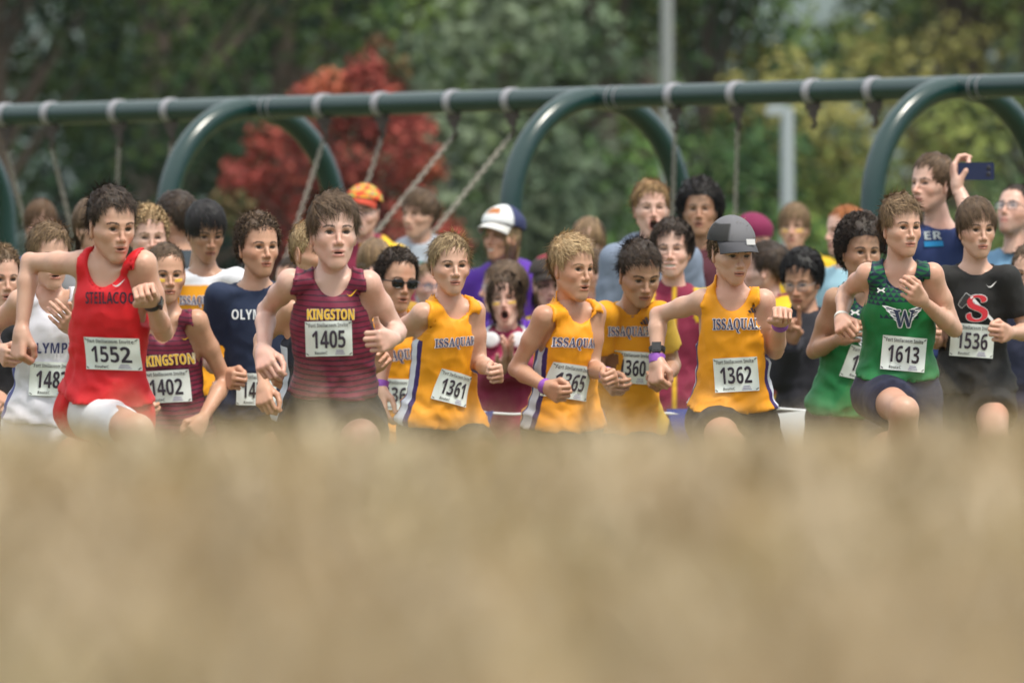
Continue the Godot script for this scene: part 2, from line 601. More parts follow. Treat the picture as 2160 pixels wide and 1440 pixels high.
func hair_soup(st: Dictionary, seed_value: int) -> Soup:
	var rng := RandomNumberGenerator.new()
	rng.seed = 7000 + seed_value
	var s := Soup.new()
	var c0: Color = st.col
	var c1: Color = st.get("col2", c0 * 1.9)
	var thick: float = st.get("thick", 0.010)
	var top: float = st.get("top", thick)
	var lineup: float = st.get("line", 0.0)
	var nrm := PackedVector3Array()
	# the under-layer: a shell over the scalp that dips under the skin outside the hairline
	var na := 44
	var ne := 26
	for e in ne + 1:
		var el := lerpf(-62.0, 90.0, float(e) / ne)
		for a in na:
			var az := 360.0 * a / na - 180.0
			var dir := Vector3(sin(deg_to_rad(az)) * cos(deg_to_rad(el)), sin(deg_to_rad(el)), cos(deg_to_rad(az)) * cos(deg_to_rad(el)))
			var over := smoothstep(-3.0, 9.0, el - hairline(absf(az)) - lineup)
			var h := lerpf(thick, top, smoothstep(0.1, 0.8, dir.y))
			h *= 0.80 + 0.9 * grain.get_noise_3d(dir.x * 300.0 + seed_value * 9.0, dir.y * 300.0, dir.z * 300.0)
			s.v.append(skull_point(dir, lerpf(-0.010, h, over)))
			s.c.append(c0 * (0.75 + 0.35 * rng.randf()))
			nrm.append(dir)
	for e in ne:
		for a in na:
			var p := e * na + a
			var q := e * na + (a + 1) % na
			s.i.append_array([p, p + na, q, q, p + na, q + na])
	# the locks: tapered ribbons that flow from the whorl on the crown
	var whorl := Vector3(0.15, 0.78, -0.62).normalized()
	var count: int = st.get("n", 900)
	var length: float = st.get("len", 0.05)
	var lift: float = st.get("lift", 0.35)
	var curl: float = st.get("curl", 0.0)
	var grav: float = st.get("grav", 0.2)
	var comb: Vector3 = st.get("comb", Vector3.ZERO)
	var fringe: float = st.get("fringe", 1.0)
	var side: float = st.get("sides", 1.0)
	var wide: float = st.get("w", 0.0042)
	var steps: int = st.get("steps", 5)
	var made := 0
	while made < count:
		var dir := Vector3(rng.randfn(), rng.randfn(), rng.randfn()).normalized()
		var az := rad_to_deg(absf(atan2(dir.x, dir.z)))
		var el := rad_to_deg(asin(dir.y))
		if el < hairline(az) + lineup + rng.randf_range(-1.0, 5.0):
			continue
		made += 1
		var front := smoothstep(70.0, 30.0, az) * smoothstep(75.0, 45.0, el)
		var low := smoothstep(25.0, -5.0, el)
		var len2 := length * lerpf(1.0, fringe, front) * lerpf(1.0, side, low) * rng.randf_range(0.65, 1.15)
		var h := lerpf(thick, top, smoothstep(0.1, 0.8, dir.y)) * 0.85
		var p := skull_point(dir, h)
		var flow := dir - whorl
		flow = (flow - dir * flow.dot(dir)).normalized()
		flow = (flow + comb * lerpf(0.35, 1.0, smoothstep(0.0, 0.7, dir.y)) + Vector3(rng.randfn(), rng.randfn(), rng.randfn()) * st.get("mess", 0.22)).normalized()
		var go := (dir * lift + flow * (1.0 - lift)).normalized()
		var cl := grain.get_noise_3d(dir.x * 420.0 + seed_value * 13.0, dir.y * 420.0, dir.z * 420.0)
		var cl2 := grain.get_noise_3d(dir.x * 380.0, dir.y * 380.0 + seed_value * 17.0, dir.z * 380.0)
		var turned := go.rotated(dir, clampf(cl2 * 3.2, -1.3, 1.3) * st.get("clump", 0.6))
		go = turned
		var tint: Color = c0.lerp(c1, clampf(pow(rng.randf(), 1.5) + cl * 0.9, 0.0, 1.0)) * rng.randf_range(0.75, 1.25)
		var phase := rng.randf() * TAU
		var ax1 := go.cross(dir + Vector3(0.01, 0.02, 0.03)).normalized()
		var across := ax1
		var rise: float = st.get("rise", 0.009) * rng.randf_range(0.0, 1.2) * clampf(0.7 + cl * 2.6, 0.0, 1.8)
		var base := s.v.size()
		var w := wide * rng.randf_range(0.7, 1.3)
		for k in steps + 1:
			var t := float(k) / steps
			var ww := w * (1.0 - 0.75 * t * t)
			var twist := across
			s.v.append(p - twist * ww * 0.5)
			s.v.append(p + twist * ww * 0.5)
			s.c.append(tint)
			s.c.append(tint)
			var out := (p - SKULL).normalized()
			nrm.append((out * 0.8 - twist * 0.55 + go * 0.2).normalized())
			nrm.append((out * 0.8 + twist * 0.55 + go * 0.2).normalized())
			go = (go + Vector3(0, -grav, 0) * (0.5 + t)).normalized()
			var step := go
			if curl > 0.0:
				phase += 1.9
				step = (go + (ax1 * cos(phase) + out * sin(phase)) * curl).normalized()
				across = (ax1 * sin(phase * 0.7) + out * cos(phase * 0.7)).normalized()
				across = (across - step * across.dot(step)).normalized()
			p += step * len2 / steps
			var rel := (p - SKULL) / (SKULL_R + Vector3(0.004, 0.004, 0.004))
			if rel.length() < 1.0:
				p = SKULL + rel.normalized() * (SKULL_R + Vector3(0.004, 0.004, 0.004))
			if p.y > -0.03 or not st.has("long"):      # lies along the head, the tip a little proud of it
				var o3 := (p - SKULL).normalized()
				var want := 1.0 / (o3 / SKULL_R).length() + h * 1.05 + rise * (t + 0.2) * (t + 0.2) + (0.008 * sin(phase) if curl > 0.0 else 0.0)
				var got := (p - SKULL).length()
				p = SKULL + o3 * lerpf(got, want, 0.75 if curl == 0.0 else 0.35)
				go = (go - o3 * go.dot(o3) * 0.8).normalized()
			if p.y < 0.0 and absf(p.x) < 0.066 and p.z > -0.02 and st.has("long"):      # long hair hangs beside the face
				p.x = signf(p.x) * 0.068
		for k in steps:
			var a := base + k * 2
			s.i.append_array([a, a + 2, a + 1, a + 1, a + 2, a + 3])
	s.n = nrm
	return s

func cap_soup(line: float, thick: float, high: float, design: Callable) -> Soup:      # the crown of a cap or a beanie, from the given line upwards
	var s := Soup.new()
	var na := 56
	var ne := 18
	for e in ne + 1:
		var el := lerpf(line, 90.0, float(e) / ne)
		for a in na:
			var az := 360.0 * a / na - 180.0
			var tip := el + 7.0 * sin(deg_to_rad(az + 90.0)) * (1.0 - float(e) / ne)
			var dir := Vector3(sin(deg_to_rad(az)) * cos(deg_to_rad(tip)), sin(deg_to_rad(tip)), cos(deg_to_rad(az)) * cos(deg_to_rad(tip)))
			var seam := 0.0012 * absf(sin(deg_to_rad(az) * 3.0 + 0.5))
			s.v.append(skull_point(dir, thick + seam + high * smoothstep(0.0, 0.6, dir.y) * (1.0 if dir.z > -0.2 else 0.75)))
			s.c.append(design.call(az, el))
	for e in ne:
		for a in na:
			var p := e * na + a
			var q := e * na + (a + 1) % na
			s.i.append_array([p, p + na, q, q, p + na, q + na])
	return s

func visor_soup(line: float, thick: float, reach: float, droop: float) -> Soup:
	var s := Soup.new()
	var n := 16
	for layer in 2:
		for r in 6:
			for a in n + 1:
				var az := deg_to_rad(lerpf(-62.0, 62.0, float(a) / n))
				var el := deg_to_rad(line + 7.0 * cos(az) + 1.0)
				var dir := Vector3(sin(az) * cos(el), sin(el), cos(az) * cos(el))
				var p := skull_point(dir, thick - 0.004)
				var t := r / 5.0
				p += Vector3(0.05 * sin(az), -droop * t * t - 0.018 * absf(sin(az)) * t, 1.0).normalized() * 0.0
				p.z += reach * t * pow(maxf(cos(az * 1.15), 0.0), 0.6)
				p.y -= droop * t * t + 0.016 * pow(absf(az), 1.7) * t + layer * 0.003
				s.v.append(p)
	var m := n + 1
	for layer in 2:
		for r in 5:
			for a in n:
				var p := layer * 6 * m + r * m + a
				if layer == 0:
					s.i.append_array([p, p + 1, p + m, p + 1, p + m + 1, p + m])
				else:
					s.i.append_array([p, p + m, p + 1, p + 1, p + m, p + m + 1])
	for a in n:
		var p := 5 * m + a
		var q := 11 * m + a
		s.i.append_array([p, p + 1, q, q, p + 1, q + 1])
	return s

# ------------------------------------------------------------------ lettering and marks that lie on cloth
var fonts := {}
var letters := {}
func text_points(text: String, font: String) -> PackedVector2Array:      # triangles of a line of text, fitted into -0.5 .. 0.5 both ways
	var key := font + text
	if letters.has(key):
		return letters[key]
	if not fonts.has(font):
		var sf := SystemFont.new()
		sf.font_names = ["Droid Serif" if font == "serif" else "Droid Sans"]
		sf.font_weight = 400 if font == "plain" else 700
		fonts[font] = sf
	var tm := TextMesh.new()
	tm.font = fonts[font]
	tm.text = text
	tm.font_size = 48
	tm.pixel_size = 0.02
	tm.curve_step = 2.5
	tm.depth = 0.0
	var ar := tm.get_mesh_arrays()
	var v: PackedVector3Array = ar[Mesh.ARRAY_VERTEX]
	var ix: PackedInt32Array = ar[Mesh.ARRAY_INDEX]
	var low := Vector2(INF, INF)
	var high := -low
	for q in v:
		low = low.min(Vector2(q.x, q.y))
		high = high.max(Vector2(q.x, q.y))
	var out := PackedVector2Array()
	for k in (ix.size() if ix.size() else v.size()):
		var q := v[ix[k]] if ix.size() else v[k]
		out.append((Vector2(q.x, q.y) - (low + high) * 0.5) / (high - low))
	letters[key] = out
	return out

func polygon_points(poly: PackedVector2Array) -> PackedVector2Array:
	var out := PackedVector2Array()
	for k in Geometry2D.triangulate_polygon(poly):
		out.append(poly[k])
	return out

func swoosh() -> PackedVector2Array:
	var upper := PackedVector2Array()
	var lower := PackedVector2Array()
	for k in 13:
		var t := k / 12.0
		upper.append(Vector2(-0.5 + t, -0.10 + 0.62 * t * t - 0.42 * sin(PI * pow(1.0 - t, 1.5)) * (1.0 - t) + 0.42 * pow(1.0 - t, 6.0) ))
		lower.append(Vector2(-0.5 + t, -0.10 + 0.62 * t * t - 0.42 * sin(PI * pow(1.0 - t, 1.5)) * (1.0 - t) - 0.40 * sin(PI * pow(1.0 - t, 0.8)) * (0.35 + 0.65 * (1.0 - t)) + 0.42 * pow(1.0 - t, 6.0)))
	lower.reverse()
	upper.append_array(lower.slice(1, 12))
	return polygon_points(upper)

func three_bars() -> PackedVector2Array:
	var out := PackedVector2Array()
	for k in 3:
		var x := -0.42 + 0.30 * k
		var h := [-0.12, 0.18, 0.48][k] as float
		out.append_array(polygon_points(PackedVector2Array([Vector2(x + 0.10, -0.5), Vector2(x + 0.34, -0.5), Vector2(x + 0.26 - 0.22 * (h + 0.5), h), Vector2(x + 0.04 - 0.24 * (h + 0.5), h - 0.12)])))
	return out

func two_arcs() -> PackedVector2Array:      # the crossed arcs on the chest of the green singlets
	var out := PackedVector2Array()
	for s in [-1.0, 1.0]:
		for k in 8:
			var a0 := deg_to_rad(-66.0 + 16.5 * k)
			var a1 := deg_to_rad(-66.0 + 16.5 * (k + 1))
			var c := Vector2(0, -0.62 * s)
			var p0 := c + Vector2(sin(a0) * 0.56, cos(a0) * 0.72 * s)
			var p1 := c + Vector2(sin(a1) * 0.56, cos(a1) * 0.72 * s)
			var q0 := c + Vector2(sin(a0) * 0.36, cos(a0) * 0.50 * s)
			var q1 := c + Vector2(sin(a1) * 0.36, cos(a1) * 0.50 * s)
			out.append_array([p0, p1, q0, q0, p1, q1])
	return out

func wings(feather: bool) -> PackedVector2Array:      # two spread wings; the feathers are the darker inner strokes
	var out := PackedVector2Array()
	for s in [-1.0, 1.0]:
		for k in 4:
			var y0 := 0.30 - 0.20 * k
			var y1 := 0.50 - 0.26 * k
			var x1 := 0.50 - 0.085 * k
			var g := 0.0 if not feather else 0.055
			var q := PackedVector2Array([Vector2(s * 0.16, y0 - 0.16 + g), Vector2(s * (x1 - 0.10), y1 - 0.22 + g), Vector2(s * (x1 - g), y1 - g), Vector2(s * (x1 - 0.12), y1 - 0.03 - g), Vector2(s * 0.17, y0 - g)])
			out.append_array(polygon_points(q))
	return out

func axe(part: int) -> PackedVector2Array:
	if part == 0:
		return polygon_points(PackedVector2Array([Vector2(-0.26, 0.40), Vector2(-0.18, 0.46), Vector2(0.50, -0.42), Vector2(0.44, -0.50)]))
	return polygon_points(PackedVector2Array([Vector2(-0.26, 0.50), Vector2(-0.08, 0.34), Vector2(-0.20, 0.16), Vector2(-0.40, -0.06), Vector2(-0.50, 0.06), Vector2(-0.46, 0.20)]))

class Front:      # the front of a piece of clothing, as a height over the wearer's own chest plane
	var p0: Vector3
	var x: Vector3
	var y: Vector3
	var z: Vector3
	var g := PackedFloat32Array()
	const N := 48
	const C := 0.014

	func read(s: Soup) -> void:
		g.resize(N * N)
		g.fill(-9.0)
		for v in s.v:
			var q := v - p0
			var a := int(q.dot(x) / C + N * 0.5)
			var b := int(q.dot(y) / C)
			if a >= 0 and a < N and b >= 0 and b < N:
				g[b * N + a] = maxf(g[b * N + a], q.dot(z))
		for turn in 3:
			var h := g.duplicate()
			for b in range(1, N - 1):
				for a in range(1, N - 1):
					if g[b * N + a] < 0.0:
						for m in [1, -1, N, -N]:
							if g[b * N + a + m] > 0.0:
								h[b * N + a] = maxf(h[b * N + a], g[b * N + a + m] - 0.002)
			g = h

	func height(px: float, py: float) -> float:
		var fa := clampf(px / C + N * 0.5 - 0.5, 0.0, N - 2.0)
		var fb := clampf(py / C - 0.5, 0.0, N - 2.0)
		var a := int(fa)
		var b := int(fb)
		fa -= a
		fb -= b
		var q0 := g[b * N + a]
		var q1 := g[b * N + a + 1]
		var q2 := g[b * N + N + a]
		var q3 := g[b * N + N + a + 1]
		var best := maxf(maxf(q0, q1), maxf(q2, q3))
		if best < 0.0:
			return 0.05
		return lerpf(lerpf(q0 if q0 > 0.0 else best, q1 if q1 > 0.0 else best, fa), lerpf(q2 if q2 > 0.0 else best, q3 if q3 > 0.0 else best, fa), fb)

	func smooth(px: float, py: float, r: float) -> float:
		var sum := 0.0
		for k in 9:
			sum += height(px + (k % 3 - 1) * r, py + (k / 3 - 1) * r)
		return sum / 9.0

	func lift(q: Vector2, off: float) -> Vector3:
		return p0 + x * q.x + y * q.y + z * (height(q.x, q.y) + off)

func laid(front: Front, pts: PackedVector2Array, mid: Vector2, size: Vector2, turn: float, off: float) -> Soup:
	var s := Soup.new()
	for q in pts:
		s.v.append(front.lift(mid + (q * size).rotated(turn), off))
	for k in range(0, pts.size(), 3):      # every triangle clockwise as seen from the front
		var back := (pts[k + 1] - pts[k]).cross(pts[k + 2] - pts[k]) > 0.0
		s.i.append_array([k, k + 2, k + 1] if back else [k, k + 1, k + 2])
		for m in 3:
			s.n.append(front.z)
	return s

# ------------------------------------------------------------------ people
const T_AT := [0.0, 0.08, 0.2, 0.4, 0.58, 0.72, 0.82, 0.9, 0.96, 1.0]
const T_W := [0.110, 0.128, 0.130, 0.108, 0.117, 0.128, 0.128, 0.112, 0.080, 0.054]
const T_D := [0.078, 0.094, 0.096, 0.080, 0.088, 0.096, 0.094, 0.078, 0.062, 0.053]
func table(values: Array, scale_by: float) -> PackedFloat32Array:
	var out := PackedFloat32Array()
	for k in 25:
		var t := k / 24.0
		for m in range(1, 10):
			if t <= T_AT[m] + 1e-6:
				out.append(lerpf(values[m - 1], values[m], (t - T_AT[m - 1]) / (T_AT[m] - T_AT[m - 1])) * scale_by)
				break
	return out

func vec(a: Array) -> Vector3:
	return Vector3(a[0], a[1], a[2])

func person(p: Dictionary) -> void:
	var d: float = p.d
	var fine: bool = p.get("fine", true)
	var hs: float = p.get("hs", 1.0)
	var size: float = p.get("size", hs)
	# joints, in the world
	var J := {}
	var spot := func(key: String, fallback: Vector3) -> Vector3:
		if p.has(key):
			return at(p[key][0], p[key][1], d - (p[key][2] if p[key].size() > 2 else 0.0))
		return fallback
	var hc: Vector3 = spot.call("h", Vector3.ZERO)
	var hb := Basis(Vector3.UP, deg_to_rad(p.get("yaw", 0.0))) * Basis(Vector3.RIGHT, -deg_to_rad(p.get("pitch", 0.0))) * Basis(Vector3.BACK, deg_to_rad(p.get("roll", 0.0)))
	var turn := Basis(Vector3.UP, deg_to_rad(p.get("byaw", p.get("yaw", 0.0) * 0.5)))
	var nb: Vector3 = spot.call("nb", hc + Vector3(0, -0.168, 0) * size + turn * Vector3(0, 0, -0.045) * size)
	var lean: float = p.get("lean", 0.02)
	var pel := Vector3(nb.x, nb.y - p.get("trunk", 0.54) * size, nb.z) - turn * Vector3(0, 0, lean)
	if p.has("pel"):
		pel.x = at(p.pel, 0, d).x
	var sw: float = 0.152 * size * p.get("wide", 1.0)
	var sa: Vector3 = spot.call("sa", nb + turn * Vector3(-sw, -0.055 * size, 0))
	var sb: Vector3 = spot.call("sb", nb + turn * Vector3(sw, -0.055 * size, 0))
	var inset := (sb - sa).normalized() * 0.017 * size
	if p.has("sa"):
		sa += inset
	if p.has("sb"):
		sb -= inset
	var U := (nb - pel).normalized()
	var L := (nb - pel).length()
	var X1 := (sb - sa)
	X1 = (X1 - U * X1.dot(U)).normalized()
	var X0 := X1
	if p.has("twist"):
		X0 = X1.rotated(U, deg_to_rad(p.twist))
	var Z1 := X1.cross(U)
	var ea: Vector3 = spot.call("ea", sa + (Vector3.DOWN * 0.28 - X1 * 0.035 - Z1 * 0.03) * size)
	var eb: Vector3 = spot.call("eb", sb + (Vector3.DOWN * 0.28 + X1 * 0.035 - Z1 * 0.03) * size)
	var wa: Vector3 = spot.call("wa", ea + (Vector3.DOWN * 0.235 + Z1 * 0.07) * size)
	var wb: Vector3 = spot.call("wb", eb + (Vector3.DOWN * 0.235 + Z1 * 0.07) * size)
	var Xh := Vector3(X0.x, 0, X0.z).normalized()
	var Zh := Xh.cross(Vector3.UP)
	var ha := pel - X0 * 0.076 * size + U * 0.05
	var hb2 := pel + X0 * 0.076 * size + U * 0.05
	var up: String = p.get("up", "")
	var ka := ha + Vector3(0, -(ha.y - 0.09) * 0.52, 0) + Zh * 0.03
	var kb := hb2 + Vector3(0, -(hb2.y - 0.09) * 0.52, 0) + Zh * 0.03
	var aa := Vector3(ka.x, 0.085, ka.z) - Zh * 0.03
	var ab := Vector3(kb.x, 0.085, kb.z) - Zh * 0.03
	if up:      # running: one knee driven forward, the other leg pushing off behind
		var thigh := 0.40 * size
		var knee: Vector3 = (ha if up == "a" else hb2) + (Zh * 0.93 + Vector3(0, -0.12 - p.get("drop", 0.25), 0) + Xh * p.get("kx", 0.0)).normalized() * thigh
		var foot := knee - Zh * 0.22 + Vector3(0, -0.33, 0) * size
		foot.y = maxf(foot.y, 0.16)
		var hip := hb2 if up == "a" else ha
		var back := Vector3(hip.x, 0.10, hip.z) - Zh * 0.30
		var knee2 := hip.lerp(back, 0.5) + Zh * 0.08
		if up == "a":
			ka = knee; aa = foot; kb = knee2; ab = back
		else:
			kb = knee; ab = foot; ka = knee2; aa = back
	var base := Vector3(pel.x, 0.0, pel.z)
	var girth: float = p.get("girth", 1.0)
	var tw := table(T_W, sw / 0.152 * girth)
	var td := table(T_D, size * girth)
	var limb: float = p.get("limb", 1.0) * size
	var arm_a := [sa - base, ea - base, wa - base]
	var arm_b := [sb - base, eb - base, wb - base]
	var legs := [[ha - base, ka - base, aa - base], [hb2 - base, kb - base, ab - base]]
	var P := pel - base
	var NB := nb - base
	var HC := hc - base
	var neck_top := HC + hb * Vector3(0, -0.075, -0.022) * hs
	var cell := 0.0115 if fine else 0.016

	var low := P
	var high := HC + Vector3(0, 0.02, 0)
	for q in [sa, sb, ea, eb, wa, wb, ka, kb, aa, ab]:
		low = low.min(q - base)
		high = high.max(q - base)
	var pad := Vector3(0.16, 0.1, 0.16)
	low.y = minf(low.y, 0.0)
	var root := thing("person", p.label, "person", base, p.group)

	# ---- the body: one continuous surface
	var f := Field.new(low - pad, high + pad, cell)
	f.loft(P, U, L, X0, X1, tw, td, 0.0, 0.0, 0.02)
	f.cone(NB - U * 0.02, neck_top, 0.051 * limb, 0.0455 * hs, 0.045)
	for m in 2:
		var arm: Array = arm_a if m == 0 else arm_b
		var sx := -X1 if m == 0 else X1
		f.cone(NB - U * 0.045 * size + sx * 0.05 * size - Z1 * 0.005, arm[0], 0.033 * limb, 0.0385 * limb, 0.045)
		f.cone(arm[0], arm[0].lerp(arm[1], 0.45), 0.0395 * limb, 0.0365 * limb, 0.03)
		f.cone(arm[0].lerp(arm[1], 0.45), arm[1], 0.0362 * limb, 0.0295 * limb, 0.02)
		var bend: Vector3 = ((arm[1] - arm[0]).normalized() + (arm[1] - arm[2]).normalized())
		f.cone(arm[1], arm[1] + bend.limit_length(1.0) * 0.013 * limb, 0.024 * limb, 0.020 * limb, 0.012)
		f.cone(arm[1], arm[1].lerp(arm[2], 0.28), 0.0305 * limb, 0.0340 * limb, 0.012)
		f.cone(NB - U * 0.020 * size + sx * 0.018 * size + Z1 * 0.048 * size, arm[0] + Z1 * 0.028 * size + U * 0.020 * size, 0.0105, 0.0115, 0.012)
		f.cone(arm[1].lerp(arm[2], 0.28), arm[2], 0.0340 * limb, 0.0212 * limb, 0.012)
	for leg in legs:
		f.cone(leg[0], leg[1], 0.080 * limb, 0.053 * limb, 0.04)
		f.cone(leg[1], leg[1].lerp(leg[2], 0.3), 0.054 * limb, 0.057 * limb, 0.025)
		f.cone(leg[1].lerp(leg[2], 0.3), leg[2], 0.056 * limb, 0.036 * limb, 0.02)
		f.cone(leg[2], leg[2] - Vector3(0, 0.03, 0), 0.036 * limb, 0.036 * limb, 0.02)
	var body := f.soup()
	var skin: Color = p.skin
	var flush := Color(skin.r * 0.98, skin.g * 0.80, skin.b * 0.76)
	var rng := RandomNumberGenerator.new()
	rng.seed = int(d * 100.0) + int(hc.x * 1000.0)
	for v in body.v:
		var n := grain.get_noise_3d(v.x * 700.0, v.y * 700.0, v.z * 700.0 + d * 30.0)
		body.c.append(skin.lerp(flush, clampf(0.24 + n * 1.1, 0.0, 0.85)))
	# the head
	var key := "%s%.4f" % [p.get("face", "calm"), 0.0027 if fine else 0.0042]
	if not heads.has(key):
		head_soup(p.get("face", "calm"), 0.0027 if fine else 0.0042)
	var head: Soup = heads[key]
	var reg: PackedByteArray = regions[key]
	var fw: float = p.get("face_w", 0.92)
	var jaw: float = p.get("jaw", 1.0)
	var nose: float = p.get("nose", 1.0)
	var brow: Color = p.get("brow", (p.hair.col if p.has("hair") else Color(0.05, 0.03, 0.02)) * 0.45)
	var lip := Color(skin.r * 0.80, skin.g * 0.54, skin.b * 0.54)
	var iris: Color = p.get("iris", Color(0.035, 0.022, 0.015))
	var shown := Soup.new()
	shown.i = head.i
	var blush: float = p.get("blush", 0.6)
	fw *= rng.randf_range(0.96, 1.03)
	jaw *= rng.randf_range(0.92, 1.06)
	nose *= rng.randf_range(0.80, 1.20)
	var long_face := rng.randf_range(0.96, 1.05)
	var brow_up := rng.randf_range(-0.0015, 0.0020)
	var cheek := rng.randf_range(-0.0020, 0.0025)
	var eye_gap := rng.randf_range(-0.0012, 0.0012)
	for k in head.v.size():
		var q := head.v[k]
		var wx := fw
		if q.y < -0.02:
			wx *= lerpf(1.0, jaw, smoothstep(-0.02, -0.08, q.y))
		if q.z > 0.084 and q.y < 0.0 and q.y > -0.05:
			q.z = 0.084 + (q.z - 0.084) * nose
		if q.z > 0.0:
			if q.y < 0.0:
				q.y *= long_face
			q.y += brow_up * exp(-pow((q.y - 0.018) / 0.012, 2.0)) * smoothstep(0.03, 0.06, q.z)
			q += Vector3(signf(q.x), 0.0, 0.6) * cheek * exp(-pow((q.y + 0.03) / 0.018, 2.0) - pow((absf(q.x) - 0.045) / 0.02, 2.0))
			q.x += signf(q.x) * eye_gap * exp(-pow(q.y / 0.016, 2.0)) * smoothstep(0.008, 0.02, absf(q.x))
		q.x *= wx
		shown.v.append(HC + hb * (q * hs))
		var c := skin
		match reg[k]:
			0: c = skin.lerp(flush, clampf(0.22 + 1.1 * grain.get_noise_3d(q.x * 900.0, q.y * 900.0, q.z * 900.0 + d * 30.0) + (0.45 if q.z > 0.09 and q.y < -0.015 and q.y > -0.045 else 0.0), 0.0, 0.85))
			1: c = lip
			2: c = skin.lerp(brow, p.get("brows", 0.9))
			3: c = Color(0.24, 0.20, 0.18)
			4: c = iris
			5: c = skin.lerp(Color(0.02, 0.012, 0.01), 0.88)
			6: c = Color(0.05, 0.012, 0.012)
			7: c = Color(0.62, 0.58, 0.50)
			8: c = skin.lerp(flush, blush)
		if p.has("paint") and q.z > 0.03 and absf(q.y + 0.021 - absf(q.x) * 0.08) < 0.0062 and absf(absf(q.x) - 0.037) < 0.017:
			c = c.lerp(Color(0.80, 0.52, 0.05), 0.85)
		if p.has("beard") and q.y < -0.045 and q.z > 0.0 and reg[k] != 1:
			c = c.lerp(brow, p.beard * smoothstep(-0.04, -0.06, q.y))
		shown.c.append(c)
	body.add(shown, Transform3D())
	for s in [-1.0, 1.0]:
		var ear := Soup.new()
		ear.v = ear_soup.v
		ear.i = ear_soup.i
		ear.tint(skin.lerp(flush, 0.55))
		var e := Transform3D(Basis(Vector3(s, 0, 0), Vector3.UP, Vector3.BACK), Vector3(s * 0.0695 * fw, -0.010, -0.012))
		body.add(ear, Transform3D(hb.scaled(Vector3(hs, hs, hs)), HC) * e, s < 0.0)
	# the hands
	for m in 2:
		var hand: Array = p.get("ha" if m == 0 else "hb", ["loose", [0.2, 0.3, 1.0]])
		var arm: Array = arm_a if m == 0 else arm_b
		var y: Vector3 = (arm[2] - arm[1]).normalized()
		if hand.size() > 2:
			y = (y + vec(hand[2])).normalized()
		var x := vec(hand[1])
		x = (x - y * x.dot(y)).normalized()
		var z := x.cross(y)
		if m == 1:
			z = -z
		if not hands.has(hand[0]):
			make_hand(hand[0])
		var hd := Soup.new()
		hd.v = hands[hand[0]].v
		hd.i = hands[hand[0]].i
		for v in hd.v:
			hd.c.append(skin.lerp(flush, clampf(0.30 + 1.2 * smoothstep(0.02, 0.10, v.y) * 0.25 + 0.6 * grain.get_noise_3d(v.x * 1500.0, v.y * 1500.0, v.z * 1500.0), 0.0, 0.75)))
		var k: float = 0.98 * size * p.get("hand", 1.0)
		body.add(hd, Transform3D(Basis(x * k, y * k, z * k), arm[2] - y * 0.004), m == 1)
	body.n = PackedVector3Array()
	put("body", body.mesh(), mat("skin", Color.WHITE, 0.52, true), root)

	# ---- hair and headgear
	var at_head := Transform3D(hb.scaled(Vector3(hs, hs, hs)), HC)
	if p.has("hair"):
		var hair := hair_soup(p.hair, int(d * 10.0) + int(absf(hc.x) * 1000.0))
		for k in hair.v.size():
			hair.v[k] = at_head * Vector3(hair.v[k].x * fw, hair.v[k].y, hair.v[k].z)
			hair.n[k] = hb * hair.n[k]
		put("hair", hair.mesh(), mat("hair", Color.WHITE, 0.48, true), root)
	if p.has("hat"):
		var hat: Dictionary = p.hat
		var cs := cap_soup(hat.line, hat.get("thick", 0.016), hat.get("high", 0.006), hat.design)
		for k in cs.v.size():
			cs.v[k] = at_head * cs.v[k]
		var cap := put(hat.kind, cs.mesh(), mat("hat_cloth", Color.WHITE, 0.85, true), root)
		if hat.has("visor"):
			var vs := visor_soup(hat.line, hat.get("thick", 0.016), hat.get("reach", 0.065), 0.022)
			for k in vs.v.size():
				vs.v[k] = at_head * vs.v[k]
			vs.tint(hat.visor)
			put("visor", vs.mesh(), mat("hat_cloth"), cap)
		if hat.has("badge"):
			var bs := Soup.new()
			var badge: Array = hat.badge
			bs.box(at_head * vec(badge[0]), vec(badge[1]) * hs, hb * Basis(Vector3.RIGHT, badge[2]))
			bs.tint(badge[3])
			put("badge", bs.mesh(), mat("hat_cloth"), cap)
	if p.has("headband"):
		var s := Soup.new()
		for k in 49:
			var a := PI * (k / 48.0) - PI * 0.02
			for w in 2:
				var dir := Vector3(cos(a), sin(a) * 0.93, sin(a) * (0.32 - 0.30 * w)).normalized()
				s.v.append(at_head * skull_point(dir, 0.013))
			if k:
				var b := k * 2
				s.i.append_array([b - 2, b - 1, b, b, b - 1, b + 1])
		put("headband", s.mesh(), mat("black_cloth", Color(0.05, 0.07, 0.06), 0.9), root)
	if p.has("glasses"):
		glasses(root, at_head, p.glasses)
	if p.has("headphones"):
		headphones(root, NB, U, X1, Z1)

	# ---- clothes
	var top: Dictionary = p.top
	var kind: String = top.kind
	var off: float = top.get("off", 0.010)
	var t_hem: float = p.get("hem", 0.12)
	var sf := Field.new(low - pad, high + pad, 0.0105 if fine else 0.015)
	sf.loft(P, U, L, X0, X1, tw, td, off, top.get("flare", 0.022), 0.02)
	for m in 2:
		var arm: Array = arm_a if m == 0 else arm_b
		var sx := -X1 if m == 0 else X1
		var o2 := off * (0.6 if kind in ["singlet", "tee"] else 1.0)
		sf.cone(NB - U * 0.045 * size + sx * 0.05 * size - Z1 * 0.005, arm[0], 0.033 * limb + o2, 0.0385 * limb + o2, 0.045)
		sf.cone(NB - U * 0.020 * size + sx * 0.018 * size + Z1 * 0.048 * size, arm[0] + Z1 * 0.028 * size + U * 0.020 * size, 0.0105 + o2, 0.0115 + o2, 0.012)
		if kind == "singlet":
			sf.cone(arm[0], arm[0].lerp(arm[1], 0.3), 0.0395 * limb + o2, 0.0375 * limb + o2, 0.03)
